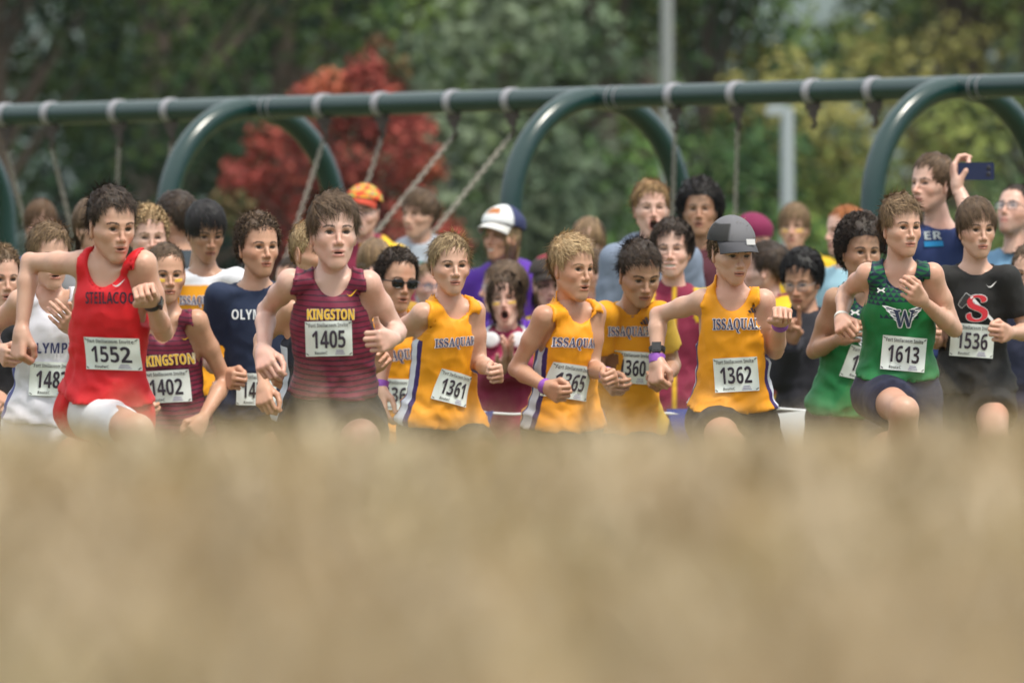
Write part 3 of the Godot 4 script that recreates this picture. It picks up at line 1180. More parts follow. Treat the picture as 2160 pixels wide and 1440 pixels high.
		if kind == "tee":
			sf.cone(arm[0], arm[0].lerp(arm[1], 0.72), 0.041 * limb + o2, 0.049 * limb + o2, 0.03)
		elif kind != "singlet":
			sf.cone(arm[0], arm[1], 0.048 * limb + o2, 0.043 * limb + o2, 0.035)
			sf.cone(arm[1], arm[2], 0.047 * limb + o2, 0.034 * limb + o2, 0.02)
	sf.cone(NB - U * 0.02, NB.lerp(neck_top, 0.6), 0.051 * limb + off * 0.6, 0.049 * hs + off * 0.6, 0.045)
	var tb := Basis(X1, U, Z1)
	var scoop := 1.0
	if kind == "singlet":
		for m in 2:
			var sx := -X1 if m == 0 else X1
			var arm: Array = arm_a if m == 0 else arm_b
			var jx := absf((arm[0] - NB).dot(X1))
			sf.ell(NB + sx * (jx + 0.085) - U * 0.075 * size, tb, Vector3(0.087 + 0.03 * jx, 0.165 * size, 0.26), 0.0, 1)
			sf.ell(NB + sx * (maxf(jx * 0.86, 0.088 * size) + 0.13) + U * 0.025 * size, tb, Vector3(0.13, 0.14 * size, 0.26), 0.0, 1)
			var dir2: Vector3 = (arm[1] - arm[0]).normalized()
			for e in 6:
				sf.ell(arm[0] + dir2 * (0.034 + 0.030 * e), Basis(), Vector3(0.064, 0.064, 0.064) * size, 0.0, 1)
		scoop = p.get("scoop", 0.78)
		sf.ell(NB + U * 0.035 * size + Z1 * 0.030, tb, Vector3(0.066, 0.125 * scoop, 0.125) * size, 0.0, 1)
	elif kind == "tee":
		for m in 2:
			var arm: Array = arm_a if m == 0 else arm_b
			var dir: Vector3 = (arm[1] - arm[0]).normalized()
			sf.plane(arm[0] + dir * (arm[1] - arm[0]).length() * 0.66, dir, 0.0, 0.068, 0.10)
		sf.ell(NB + U * 0.040 * size + Z1 * 0.012, tb, Vector3(0.078, 0.070, 0.080) * size, 0.0, 1)
	else:
		for m in 2:
			var arm: Array = arm_a if m == 0 else arm_b
			var dir: Vector3 = (arm[2] - arm[1]).normalized()
			sf.plane(arm[2] - dir * 0.015, dir, 0.0, 0.06, 0.08)
		if top.has("hood"):
			for k in 9:
				var a0 := lerpf(0.5, TAU - 0.5, k / 9.0)
				var a1 := lerpf(0.5, TAU - 0.5, (k + 1) / 9.0)
				var q0 := NB + (X1 * sin(a0) * 0.090 + Z1 * (cos(a0) * 0.075 - 0.015) + U * (0.012 - 0.020 * cos(a0))) * size
				var q1 := NB + (X1 * sin(a1) * 0.090 + Z1 * (cos(a1) * 0.075 - 0.015) + U * (0.012 - 0.020 * cos(a1))) * size
				sf.cone(q0, q1, 0.030, 0.030, 0.03)
		sf.ell(NB + U * 0.085 * size + Z1 * 0.02, tb, Vector3(0.068, 0.075, 0.085) * size, 0.0, 1)
	for leg in legs:      # the hem hangs over the hips
		sf.cone(leg[0], leg[0].lerp(leg[1], 0.2), 0.080 * limb + 0.026, 0.078 * limb + 0.026, 0.05)
	sf.plane(P + U * L * t_hem, -U, 0.004)
	var shirt := sf.soup()
	var rows := 0.64
	var ruck: float = top.get("ruck", 0.0080)
	shirt.normals()
	var design = top.get("design")
	var tex: String = top.get("tex", "")
	for k in shirt.v.size():
		var v := shirt.v[k]
		var q := v - P
		var t := q.dot(U) / L
		var x := q.dot(X1)
		var z := q.dot(Z1)
		var y := q.dot(U)
		var still := smoothstep(0.0, 0.10, 1.0 - t)
		var low_t := smoothstep(0.62, 0.18, t)
		var sgn := 1.0 if fposmod(d * 7.0, 2.0) < 1.0 else -1.0
		var n := 1.0 - 2.2 * absf(folds.get_noise_3d(x * 3.0 * sgn + y * 9.0 + d, y * 4.0 - x * 6.0 * sgn, z * 3.0))
		var n2 := 1.0 - 2.2 * absf(folds.get_noise_3d(x * 13.0, y * 5.0 + x * 5.0 + d, z * 11.0 + 7.0))
		var n3 := folds.get_noise_3d(x * 4.0, y * 3.0 - d, z * 4.0)
		var swell := ((n - 0.35) * ruck * (0.45 + 0.9 * low_t) + (n2 - 0.35) * ruck * 0.40 + n3 * ruck) * (0.30 + 0.70 * still)
		shirt.v[k] = v + (shirt.n[k] - U * shirt.n[k].dot(U)) * maxf(swell, lerpf(0.0015, -0.007, still * smoothstep(0.85, 0.7, t)))
		if tex:
			var ang := absf(atan2(x / 0.15, z / 0.105)) / PI
			shirt.u.append(Vector2(ang, 1.0 - y / rows))
		elif design != null:
			var out := maxf((v - arm_a[0]).dot((arm_a[1] - arm_a[0]).normalized()), (v - arm_b[0]).dot((arm_b[1] - arm_b[0]).normalized()))
			shirt.c.append(design.call(x, t, z, out))
		else:
			shirt.c.append(top.col)
	shirt.normals()
	var cloth: StandardMaterial3D = mat("tex_" + tex) if tex else mat("cloth_shiny" if kind == "singlet" else "cloth")
	var garment := put({"singlet": "singlet", "tee": "shirt", "jacket": "jacket", "hoodie": "hoodie"}[kind], shirt.mesh(), cloth, root)
	if top.has("trim"):      # a bound edge round the neck
		var tf := Field.new(NB - Vector3(0.17, 0.17, 0.2), NB + Vector3(0.17, 0.12, 0.2), 0.0075)
		tf.loft(P, U, L, X0, X1, tw, td, off + 0.003, top.get("flare", 0.022), 0.02)
		for m in 2:
			var arm: Array = arm_a if m == 0 else arm_b
			var sx := -X1 if m == 0 else X1
			var o2 := off * (0.6 if kind in ["singlet", "tee"] else 1.0) + 0.003
			tf.cone(NB - U * 0.045 * size + sx * 0.05 * size - Z1 * 0.005, arm[0], 0.033 * limb + o2, 0.0385 * limb + o2, 0.045)
		tf.cone(NB - U * 0.02, NB.lerp(neck_top, 0.6), 0.051 * limb + off * 0.6, 0.049 * hs + off * 0.6, 0.045)
		var r := Vector3(0.066, 0.125 * scoop, 0.125) * size if kind == "singlet" else Vector3(0.078, 0.070, 0.080) * size
		var mid := NB + U * 0.035 * size + Z1 * 0.030 if kind == "singlet" else NB + U * 0.040 * size + Z1 * 0.012
		tf.ell(mid, tb, r, 0.0, 1)
		tf.ell(mid, tb, r + Vector3(0.010, 0.010, 0.010), 0.0, 2)
		var ts := tf.soup()
		if ts.v.size():
			ts.tint(top.trim)
			put("neck_trim", ts.mesh(), mat("cloth"), garment)
	# ---- shorts or trousers
	var bottom: Dictionary = p.get("bottom", {"kind": "pants", "col": Color(0.03, 0.032, 0.04)})
	var cut: float = bottom.get("cut", 0.52)
	var bf := Field.new(low - pad, high.min(P + Vector3(9, 0.30, 9)) + pad, 0.0125 if fine else 0.018)
	bf.loft(P, U, L, X0, X1, tw, td, 0.006, 0.01, 0.02)
	for leg in legs:
		if bottom.kind == "shorts":
			bf.cone(leg[0], leg[0].lerp(leg[1], cut + 0.12), 0.084 * limb + 0.012, 0.072 * limb + 0.024, 0.05)
		else:
			bf.cone(leg[0], leg[1], 0.086 * limb + 0.010, 0.060 * limb + 0.014, 0.05)
			bf.cone(leg[1], leg[2], 0.060 * limb + 0.014, 0.050 * limb + 0.010, 0.03)
	bf.plane(P + U * L * minf(t_hem + 0.16, 0.36), U)
	for leg in legs:
		var dir: Vector3 = (leg[1] - leg[0]).normalized()
		if bottom.kind == "shorts":
			bf.plane(leg[0].lerp(leg[1], cut), dir, 0.004, 0.13, 0.14)
	var bs2 := bf.soup()
	bs2.normals()
	for k in bs2.v.size():
		var v := bs2.v[k]
		bs2.v[k] = v + (bs2.n[k] - U * bs2.n[k].dot(U)) * (1.0 - 2.2 * absf(folds.get_noise_3d(v.x * 9.0, v.y * 5.0 + d, v.z * 9.0))) * 0.006
	bs2.tint(bottom.col)
	bs2.normals()
	var lower := put("shorts" if bottom.kind == "shorts" else "trousers", bs2.mesh(), mat("cloth"), root)
	if bottom.has("liner"):      # tight half tights worn under the shorts
		var lf := Field.new(low - pad, high.min(P + Vector3(9, 0.2, 9)) + pad, 0.0115)
		lf.loft(P, U, L, X0, X1, tw, td, 0.004, 0.0, 0.03)
		for leg in legs:
			lf.cone(leg[0], leg[0].lerp(leg[1], 0.9), 0.080 * limb + 0.005, 0.056 * limb + 0.005, 0.042)
		lf.plane(P + U * L * 0.25, U)
		for leg in legs:
			lf.plane(leg[0].lerp(leg[1], 0.78), (leg[1] - leg[0]).normalized(), 0.0, 0.11, 0.12)
		var ls := lf.soup()
		ls.tint(bottom.liner)
		put("half_tights", ls.mesh(), mat("cloth"), root)
	for m in 2:
		var leg: Array = legs[m]
		var shoe := Soup.new()
		shoe.v = shoe_soup.v
		shoe.i = shoe_soup.i
		shoe.tint(Color(0.10, 0.10, 0.12))
		var sh := Soup.new()
		var yaw := atan2(Zh.x, Zh.z)
		var tip := 0.0
		if leg[2].y > 0.12:
			tip = 0.5
		sh.add(shoe, Transform3D(Basis(Vector3.UP, yaw) * Basis(Vector3.RIGHT, tip), leg[2] - Vector3(0, 0.085, 0)))
		put("shoe", sh.mesh(), mat("cloth"), root)

	# ---- what is printed on or pinned to the clothes
	var front := Front.new()
	front.p0 = P
	front.y = Vector3.UP
	front.z = Vector3(Z1.x, 0, Z1.z).normalized()
	front.x = Vector3.UP.cross(front.z)
	if p.has("prints") or p.has("bib"):
		front.read(shirt)
	var chest := func(px: float, py: float) -> Vector2:
		var eye := Vector3(0, EYE, 0) - base
		var ray := (at(px, py, d) - base) - eye
		var hit := Vector2.ZERO
		var zz := 0.11
		for turn2 in 3:
			var q := eye + ray * ((P + front.z * zz - eye).dot(front.z) / ray.dot(front.z)) - P
			hit = Vector2(q.dot(front.x), q.dot(front.y))
			zz = front.height(hit.x, hit.y)
		return hit
	var px_m := d / LENS
	for pr: Dictionary in p.get("prints", []):
		var mid: Vector2 = chest.call(pr.at[0], pr.at[1])
		var sz := Vector2(pr.size[0], pr.size[1]) * px_m
		sz.x /= maxf(absf(X1.x), 0.6)
		var pts: PackedVector2Array
		if pr.has("text"):
			pts = text_points(pr.text, pr.get("font", "bold"))
		else:
			match pr.mark:
				"swoosh": pts = swoosh()
				"bars": pts = three_bars()
				"arcs": pts = two_arcs()
				"wings": pts = wings(false)
				"feathers": pts = wings(true)
				"axe": pts = axe(0)
				"axe_head": pts = axe(1)
				"band": pts = polygon_points(PackedVector2Array([Vector2(-0.5, -0.5), Vector2(0.5, -0.5), Vector2(0.5, 0.5), Vector2(-0.5, 0.5)]))
		var rot: float = deg_to_rad(pr.get("rot", 0.0))
		if pr.has("edge"):
			var rim := Soup.new()
			for k in 8:
				var e: Vector2 = Vector2.from_angle(k * TAU / 8.0) * pr.get("rim", 0.0022)
				rim.add(laid(front, pts, mid + e, sz, rot, 0.0048), Transform3D())
			rim.tint(pr.edge)
			put("print_outline", rim.mesh(), mat("print"), garment)
		var halves := [pts]
		if pr.get("mark", "") in ["wings", "feathers"]:
			halves = [pts.slice(0, pts.size() / 2), pts.slice(pts.size() / 2)]
		for half: PackedVector2Array in halves:
			var ink := laid(front, half, mid, sz, rot, pr.get("off", 0.0062))
			ink.tint(pr.col)
			put("lettering" if pr.has("text") else ("emblem" if halves.size() == 1 else "wing_emblem"), ink.mesh(), mat("print"), garment)
	if p.has("bib"):
		bib(root, front, chest.call(p.bib.at[0], p.bib.at[1]), Vector2(p.bib.size[0] / maxf(absf(X1.x), 0.6), p.bib.size[1]) * px_m, p.bib)
	# ---- bands and watches
	for b: Dictionary in p.get("bands", []):
		var arm: Array = arm_a if b.arm == "a" else arm_b
		var dir: Vector3 = (arm[2] - arm[1]).normalized()
		var s := Soup.new()
		var mid: Vector3 = arm[2] - dir * b.get("back", 0.02)
		var path := PackedVector3Array()
		var radii := PackedFloat32Array()
		var half: float = b.get("w", 0.026) * 0.5
		for e in [[-1.0, -0.004], [-0.97, 0.0005], [0.97, 0.0], [1.0, -0.004]]:
			path.append(mid + dir * half * e[0])
			radii.append((0.0275 + e[1]) * limb + (0.0025 - 0.0012 * e[0] if half > 0.008 else 0.0025))
		s.tube(path, radii, 20, false)
		s.tint(b.col)
		var band := put(b.get("name", "wristband"), s.mesh(), mat("band", Color.WHITE, 0.5, true), root)
		if b.has("dial"):
			var ds := Soup.new()
			var side := vec(b.dial)
			side = (side - dir * side.dot(dir)).normalized()
			ds.box(mid + side * 0.031 * limb, Vector3(0.034, 0.038, 0.010), Basis(dir.cross(side), dir, side))
			ds.tint(Color(0.012, 0.012, 0.014))
			put("watch_case", ds.mesh(), mat("band"), band)
			var gs := Soup.new()
			gs.box(mid + side * (0.031 * limb + 0.0056), Vector3(0.026, 0.028, 0.0014), Basis(dir.cross(side), dir, side))
			gs.tint(b.get("face_col", Color(0.10, 0.11, 0.12)))
			put("watch_face", gs.mesh(), mat("gloss", Color.WHITE, 0.15, true), band)
	if p.has("phone"):
		phone(arm_b[2] + base, p.phone)

var shoe_soup: Soup
func make_shoe() -> void:
	var f := Field.new(Vector3(-0.08, -0.03, -0.12), Vector3(0.08, 0.15, 0.24), 0.011)
	f.cone(Vector3(0, 0.036, -0.045), Vector3(0, 0.034, 0.13), 0.036, 0.034, 0.02)
	f.cone(Vector3(0, 0.036, -0.04), Vector3(0, 0.085, -0.01), 0.038, 0.043, 0.03)
	f.cone(Vector3(0, 0.05, 0.03), Vector3(0, 0.032, 0.15), 0.036, 0.029, 0.03)
	f.plane(Vector3(0, 0.004, 0), Vector3.DOWN)
	shoe_soup = f.soup()

func bib(root: Node3D, front: Front, mid: Vector2, size: Vector2, b: Dictionary) -> void:
	var rot: float = deg_to_rad(b.get("rot", 0.0))
	var s := Soup.new()
	var grid := Front.new()
	grid.p0 = front.p0
	grid.x = front.x
	grid.y = front.y
	grid.z = front.z
	grid.g = front.g.duplicate()
	for k in grid.g.size():
		var a := (k % Front.N - Front.N * 0.5 + 0.5) * Front.C
		var c := (k / Front.N + 0.5) * Front.C
		if Vector2(a, c).distance_to(mid) < size.length() * 0.75:
			grid.g[k] = front.smooth(a, c, 0.018) + 0.0075
	var nx := 15
	var ny := 11
	for y in ny + 1:
		for x in nx + 1:
			var q := Vector2(float(x) / nx - 0.5, float(y) / ny - 0.5)
			var off := 0.0012 * sin(q.x * 9.0 + q.y * 5.0 + mid.x * 40.0) + 0.0025 * pow(absf(q.x * q.y) * 4.0, 3.0)
			s.v.append(grid.lift(mid + (q * size).rotated(rot), off))
	for y in ny:
		for x in nx:
			var a := y * (nx + 1) + x
			s.i.append_array([a, a + nx + 1, a + 1, a + 1, a + nx + 1, a + nx + 2])
	var sheet := put("race_bib", s.mesh(), mat("paper", Color(0.88, 0.91, 0.90), 0.62), root)
	var ink: Color = b.get("ink", Color(0.020, 0.014, 0.024))
	var put_text := func(text: String, font: String, where: Vector2, w: float, h: float, col: Color) -> void:
		var q := laid(grid, text_points(text, font), mid + (where * size).rotated(rot), Vector2(w, h) * size, rot, 0.0030)
		q.tint(col)
		put("print", q.mesh(), mat("print"), sheet)
	var grey := Color(0.06, 0.06, 0.065)
	put_text.call("Fort Steilacoom Invite", "bold", Vector2(0.0, 0.385), 0.84, 0.115, grey)
	put_text.call(b.number, "bold", Vector2(0.0, -0.02), 0.715 * b.get("fill", 1.0), 0.50, ink)
	put_text.call("RouteC", "bold", Vector2(-0.17, -0.405), 0.27, 0.085, grey)
	var fine_print := Soup.new()      # lines too small to read
	for k in 3:
		var bar := PackedVector2Array([Vector2(-0.5, -0.5), Vector2(0.5, -0.5), Vector2(0.5, 0.5), Vector2(-0.5, -0.5), Vector2(0.5, 0.5), Vector2(-0.5, 0.5)])
		fine_print.add(laid(grid, bar, mid + (Vector2(0.23, -0.345 - 0.05 * k) * size).rotated(rot), Vector2(0.15 + 0.03 * k, 0.018) * size, rot, 0.0030), Transform3D())
	fine_print.tint(Color(0.22, 0.18, 0.38))
	put("fine_print", fine_print.mesh(), mat("print"), sheet)
	for cx in [-1.0, 1.0]:
		for cy in [-1.0, 1.0]:
			var pin := Soup.new()
			var m2: Vector2 = mid + (Vector2(cx * 0.46, cy * 0.44) * size).rotated(rot)
			var e: Vector2 = Vector2(0.004, 0.003 * cx)
			pin.tube(PackedVector3Array([grid.lift(m2 - e, 0.003), grid.lift(m2, 0.005), grid.lift(m2 + e, 0.003)]), PackedFloat32Array([0.0013, 0.0016, 0.0013]), 5)
			put("safety_pin", pin.mesh(), mat("steel", Color(0.18, 0.18, 0.19), 0.4, false, 0.9), sheet)

func glasses(root: Node3D, t: Transform3D, g: Dictionary) -> void:
	var s := Soup.new()
	var lens := Soup.new()
	var r: float = g.get("r", 0.0015)
	var hw: float = g.get("hw", 0.0235)
	var hh: float = g.get("hh", 0.0175)
	for sx in [-1.0, 1.0]:
		var ring := PackedVector3Array()
		var rad := PackedFloat32Array()
		var first := lens.v.size()
		lens.v.append(t * Vector3(sx * 0.0315, -0.004, 0.0925))
		for k in 21:
			var a := TAU * k / 20.0
			var ca := cos(a)
			var sa := sin(a)
			var q := Vector3(sx * 0.0315 + signf(ca) * pow(absf(ca), 0.7) * hw, -0.004 + signf(sa) * pow(absf(sa), 0.75) * hh, 0.0925 - absf(sx * 0.0315 + ca * hw) * 0.17)
			ring.append(t * q)
			rad.append(r * (1.3 if sa > 0.2 else 1.0))
			lens.v.append(t * q)
			if k:
				lens.i.append_array([first, first + k, first + k + 1])
		s.tube(ring, rad, 6, false)
		s.tube(PackedVector3Array([t * Vector3(sx * 0.0555, 0.004, 0.083), t * Vector3(sx * 0.070, 0.004, 0.068), t * Vector3(sx * 0.078, 0.002, -0.01)]), PackedFloat32Array([r * 1.3, r * 1.2, r]), 6)
	s.tube(PackedVector3Array([t * Vector3(-0.009, 0.001, 0.091), t * Vector3(0, 0.004, 0.0945), t * Vector3(0.009, 0.001, 0.091)]), PackedFloat32Array([r, r, r]), 6)
	s.tint(g.col)
	var frame := put("glasses_frame", s.mesh(), mat("gloss", Color.WHITE, 0.15, true), root)
	var lm: StandardMaterial3D
	if g.has("dark"):
		lm = mat("tinted_lens", Color(0.055, 0.05, 0.055), 0.08)
	else:
		lm = mat("clear_lens", Color(0.9, 0.95, 1.0, 0.10), 0.03)
		lm.transparency = BaseMaterial3D.TRANSPARENCY_ALPHA
	put("lens", lens.mesh(), lm, frame)

func headphones(root: Node3D, nb: Vector3, u: Vector3, x: Vector3, z: Vector3) -> void:
	var s := Soup.new()
	var path := PackedVector3Array()
	var rad := PackedFloat32Array()
	for k in 17:
		var a := lerpf(0.62, TAU - 0.62, k / 16.0)
		path.append(nb + x * sin(a) * 0.085 + z * (cos(a) * 0.085 + 0.015) + u * (0.02 - 0.03 * cos(a)))
		rad.append(0.010)
	s.tube(path, rad, 8)
	s.tint(Color(0.75, 0.75, 0.76))
	var o := put("headphones", s.mesh(), mat("gloss", Color.WHITE, 0.15, true), root)
	for sx in [-1.0, 1.0]:
		var cup := Soup.new()
		var c: Vector3 = nb + x * sx * 0.058 + z * 0.105 - u * 0.012
		var dir: Vector3 = (z + u * 0.15 + x * sx * 0.3).normalized()
		var cp := PackedVector3Array()
		for e in [-0.016, -0.013, 0.010, 0.016, 0.017]:
			cp.append(c + dir * e)
		cup.tube(cp, PackedFloat32Array([0.030, 0.036, 0.036, 0.030, 0.012]), 20)
		cup.tint(Color(0.74, 0.74, 0.75))
		put("ear_cup", cup.mesh(), mat("gloss"), o)

func phone(wrist: Vector3, px: Array) -> void:
	var where := at(px[0], px[1], px[2])
	var t := thing("mobile_phone", "dark blue phone held up sideways by the tall man in navy", "phone", where)
	var s := Soup.new()
	s.box(Vector3.ZERO, Vector3(0.148, 0.070, 0.008))
	s.box(Vector3(0, 0, 0), Vector3(0.142, 0.074, 0.007))
	s.box(Vector3(0, 0, 0), Vector3(0.152, 0.064, 0.007))
	s.tint(Color(0.010, 0.018, 0.060))
	put("case", s.mesh(), mat("gloss"), t)
	var l := Soup.new()
	l.tube(PackedVector3Array([Vector3(0.052, 0.014, 0.004), Vector3(0.052, 0.014, 0.0062), Vector3(0.052, 0.014, 0.0066)]), PackedFloat32Array([0.010, 0.0095, 0.007]), 14)
	l.tube(PackedVector3Array([Vector3(0.052, -0.012, 0.004), Vector3(0.052, -0.012, 0.0062), Vector3(0.052, -0.012, 0.0066)]), PackedFloat32Array([0.010, 0.0095, 0.007]), 14)
	l.tint(Color(0.02, 0.02, 0.03))
	put("camera_lens", l.mesh(), mat("gloss"), t)

# ------------------------------------------------------------------ cloth patterns (dye and print only)
func pattern(called: String, paint: Callable) -> void:
	var im := Image.create(256, 512, false, Image.FORMAT_RGB8)
	for y in 512:
		for x in 256:
			im.set_pixel(x, y, paint.call(x / 256.0, (1.0 - y / 512.0) * 0.64))
	var m := StandardMaterial3D.new()
	m.resource_name = called
	m.albedo_texture = ImageTexture.create_from_image(im)
	m.texture_repeat = false
	m.roughness = 0.62
	m.cull_mode = BaseMaterial3D.CULL_DISABLED
	mats["tex_" + called] = m

func make_patterns() -> void:      # u: 0 at the breastbone, 0.5 at the side seam, 1 at the spine; h: metres above the crotch
	pattern("gold", func(u: float, h: float) -> Color:
		var gold := Color(0.91, 0.60, 0.025)
		if h < 0.40:
			var edge := 0.345 + 0.02 * sin(h * 9.0)
			if u > edge and u < edge + 0.065 or u > 0.585 and u < 0.64:
				return Color(0.20, 0.11, 0.38)
			if u >= edge + 0.065 and u <= 0.585:
				return Color(0.80, 0.82, 0.86)
		return gold)
	pattern("striped", func(u: float, h: float) -> Color:
		var n := sin(u * 37.0 + h * 260.0) * 0.5 + sin(u * 91.0 - h * 140.0) * 0.5
		var line := fposmod(h + 0.0006 * n, 0.0185) / 0.0185
		var share := 0.20 if h > 0.34 else 0.28
		var dark := Color(0.22, 0.07, 0.15)
		var base := Color(0.46, 0.10, 0.22)
		return dark if line < share else (base if line < 0.9 else base.lerp(dark, 0.35)))
	pattern("green", func(u: float, h: float) -> Color:
		var green := Color(0.03, 0.44, 0.22)
		if h > 0.37:
			var a := u * 20.0
			var b := h * 62.0
			var cell := fposmod(a + 0.5 * fposmod(floor(b), 2.0), 1.0)
			var inside := absf(cell - 0.5) < 0.5 * (1.0 - fposmod(b, 1.0)) * 1.1
			if inside and sin(floor(a) * 12.9 + floor(b) * 7.7) > lerpf(0.95, -1.2, smoothstep(0.37, 0.47, h)):
				return Color(0.05, 0.14, 0.24)
			return green.lerp(Color(0.02, 0.30, 0.20), smoothstep(0.40, 0.52, h) * 0.4)
		return green)
	pattern("white", func(u: float, h: float) -> Color:
		if u > 0.40 and u < 0.52:
			return Color(0.25, 0.28, 0.55)
		return Color(0.84, 0.84, 0.88))
	pattern("navy_white", func(u: float, h: float) -> Color:
		if u > 0.40 and u < 0.60 and h < 0.34:
			return Color(0.75, 0.78, 0.82)
		return Color(0.06, 0.085, 0.16))

func maroon_gold(x: float, t: float, z: float, out: float) -> Color:      # team jackets: maroon with gold shoulders and zip
	var gold := Color(0.66, 0.42, 0.012)
	if absf(x) < 0.007 and z > 0.0:
		return gold
	if t > 0.78 and absf(x) > 0.085 and out < 0.17:
		return gold
	if absf(x) > 0.135 and absf(x) < 0.16 and t < 0.35:
		return gold
	return Color(0.20, 0.012, 0.045)

# ------------------------------------------------------------------ the ground
func ground_height(d: float) -> float:
	var at_d := [-60.0, 0.0, 4.0, 9.0, 14.0, 17.0, 19.0, 22.0, 28.0, 34.0, 40.0, 44.0, 900.0]
	var h := [1.1, 1.17, 1.193, 1.207, 1.206, 1.194, 1.173, 1.09, 0.72, 0.30, 0.05, 0.0, 0.0]
	for k in range(1, 13):
		if d <= at_d[k]:
			var t: float = (d - at_d[k - 1]) / (at_d[k] - at_d[k - 1])
			return lerpf(h[k - 1], h[k], t)
	return 0.0

func make_ground() -> void:
	var s := Soup.new()
	var rows := []
	var d := -60.0
	while d < 900.0:
		rows.append(d)
		d += 0.5 if d >= 0.0 and d < 48.0 else (4.0 if d < 130.0 else 40.0)
	var cols := [-600.0, -200.0, -80.0, -40.0, -20.0, -12.0]
	for k in 33:
		cols.append(-8.0 + k * 0.5)
	cols.append_array([12.0, 20.0, 40.0, 80.0, 200.0, 600.0])
	for r: float in rows:
		for x: float in cols:
			var near := smoothstep(300.0, 60.0, absf(r)) * smoothstep(60.0, 10.0, absf(x))
			s.v.append(Vector3(x, ground_height(r) + 0.018 * near * grain.get_noise_2d(x * 26.0, r * 26.0) * (1.0 if r < 43.0 else 0.0), -r))
	for v in s.v:
		s.c.append(Color(1, 1, 1).lerp(Color(0.22, 0.30, 0.18), smoothstep(26.0, 34.0, -v.z)))      # straw on the near rise, greener turf on the field
	var w := cols.size()
	for r in rows.size() - 1:
		for c in w - 1:
			var a := r * w + c
			s.i.append_array([a, a + w, a + 1, a + 1, a + w, a + w + 1])
	var nt := NoiseTexture2D.new()
	nt.width = 512
	nt.height = 512
	nt.seamless = true
	var nn := FastNoiseLite.new()
	nn.seed = 5
	nn.frequency = 0.012
	nn.fractal_octaves = 5
	nt.noise = nn
	var ramp := Gradient.new()
	ramp.offsets = PackedFloat32Array([0.0, 0.35, 0.6, 1.0])
	ramp.colors = PackedColorArray([Color(0.52, 0.47, 0.34), Color(0.64, 0.56, 0.42), Color(0.72, 0.64, 0.48), Color(0.80, 0.72, 0.57)])
	nt.color_ramp = ramp
	var m := mat("dry_lawn", Color.WHITE, 0.95, true)
	m.albedo_texture = nt
	m.uv1_triplanar = true
	m.uv1_world_triplanar = true
	m.uv1_scale = Vector3(0.45, 0.45, 0.45)
	structure("ground", s.mesh(), m)
	# dry grass on the near side of the crest
	var tuft := Soup.new()
	var rng := RandomNumberGenerator.new()
	rng.seed = 11
	for b in 14:
		var root := Vector3(rng.randf_range(-0.05, 0.05), 0, rng.randf_range(-0.05, 0.05))
		var lean := Vector3(rng.randfn() * 0.45, 1.0, rng.randfn() * 0.45).normalized()
		var h := rng.randf_range(0.025, 0.060)
		var side := Vector3(rng.randfn(), 0, rng.randfn()).normalized() * 0.0022
		var tip := root + lean * h + Vector3(lean.x, -0.1, lean.z) * h * 0.5
		var mid := root + lean * h * 0.55
		var f := tuft.v.size()
		for q in [root - side, root + side, mid - side * 0.8, mid + side * 0.8, tip]:
			tuft.v.append(q)
		tuft.i.append_array([f, f + 2, f + 1, f + 1, f + 2, f + 3, f + 2, f + 4, f + 3])
		for k in 5:
			tuft.n.append((Vector3.UP + side * 120.0).normalized())
	var mm := MultiMesh.new()
	mm.transform_format = MultiMesh.TRANSFORM_3D
	mm.use_colors = true
	mm.mesh = tuft.mesh()
	var spots := []
	for k in 42000:
		var dd := 3.0 + 21.0 * rng.randf()
		var x := rng.randf_range(-1.0, 1.0) * (0.9 + dd * 0.085)
		spots.append(Vector3(x, dd, 0))
	mm.instance_count = spots.size()
	var straw := [Color(0.58, 0.46, 0.31), Color(0.66, 0.54, 0.38), Color(0.52, 0.41, 0.27), Color(0.76, 0.65, 0.48), Color(0.36, 0.32, 0.12)]
	for k in spots.size():
		var x: float = spots[k].x
		var dd: float = spots[k].y
		var patch := grain.get_noise_2d(x * 260.0 + 300.0, dd * 60.0)
		var patch2 := grain.get_noise_2d(x * 700.0 - 90.0, dd * 240.0)
		var c: Color = straw[rng.randi() % 4]
		c = c.lerp(Color(0.40, 0.40, 0.20), clampf(patch * 2.4 - 0.2, 0.0, 0.7))
		c = c.lerp(Color(0.42, 0.30, 0.18), clampf(-patch2 * 2.2 - 0.1, 0.0, 0.75))
		c = c.lerp(Color(0.82, 0.72, 0.54), clampf(patch2 * 1.6 - 0.1, 0.0, 0.6))
		var b := Basis(Vector3.UP, rng.randf() * TAU).scaled(Vector3.ONE * rng.randf_range(0.7, 1.25) * (1.0 + 0.9 * patch2) * (1.7 if rng.randf() < 0.05 else 1.0))
		mm.set_instance_transform(k, Transform3D(b, Vector3(x, ground_height(dd) - 0.004 + 0.018 * smoothstep(300.0, 60.0, dd) * grain.get_noise_2d(x * 26.0, dd * 26.0), -dd)))
		mm.set_instance_color(k, c)
	var gi := MultiMeshInstance3D.new()
	gi.name = "dry_grass"
	gi.multimesh = mm
	var blade := mat("grass_blade", Color.WHITE, 0.85, true)
	blade.backlight_enabled = true
	blade.backlight = Color(0.75, 0.68, 0.5)
	gi.material_override = blade
	add_child(gi)
	gi.set_meta("kind", "stuff")
	gi.set_meta("label", "short dry straw-coloured grass on the near crest")
	gi.set_meta("category", "grass")

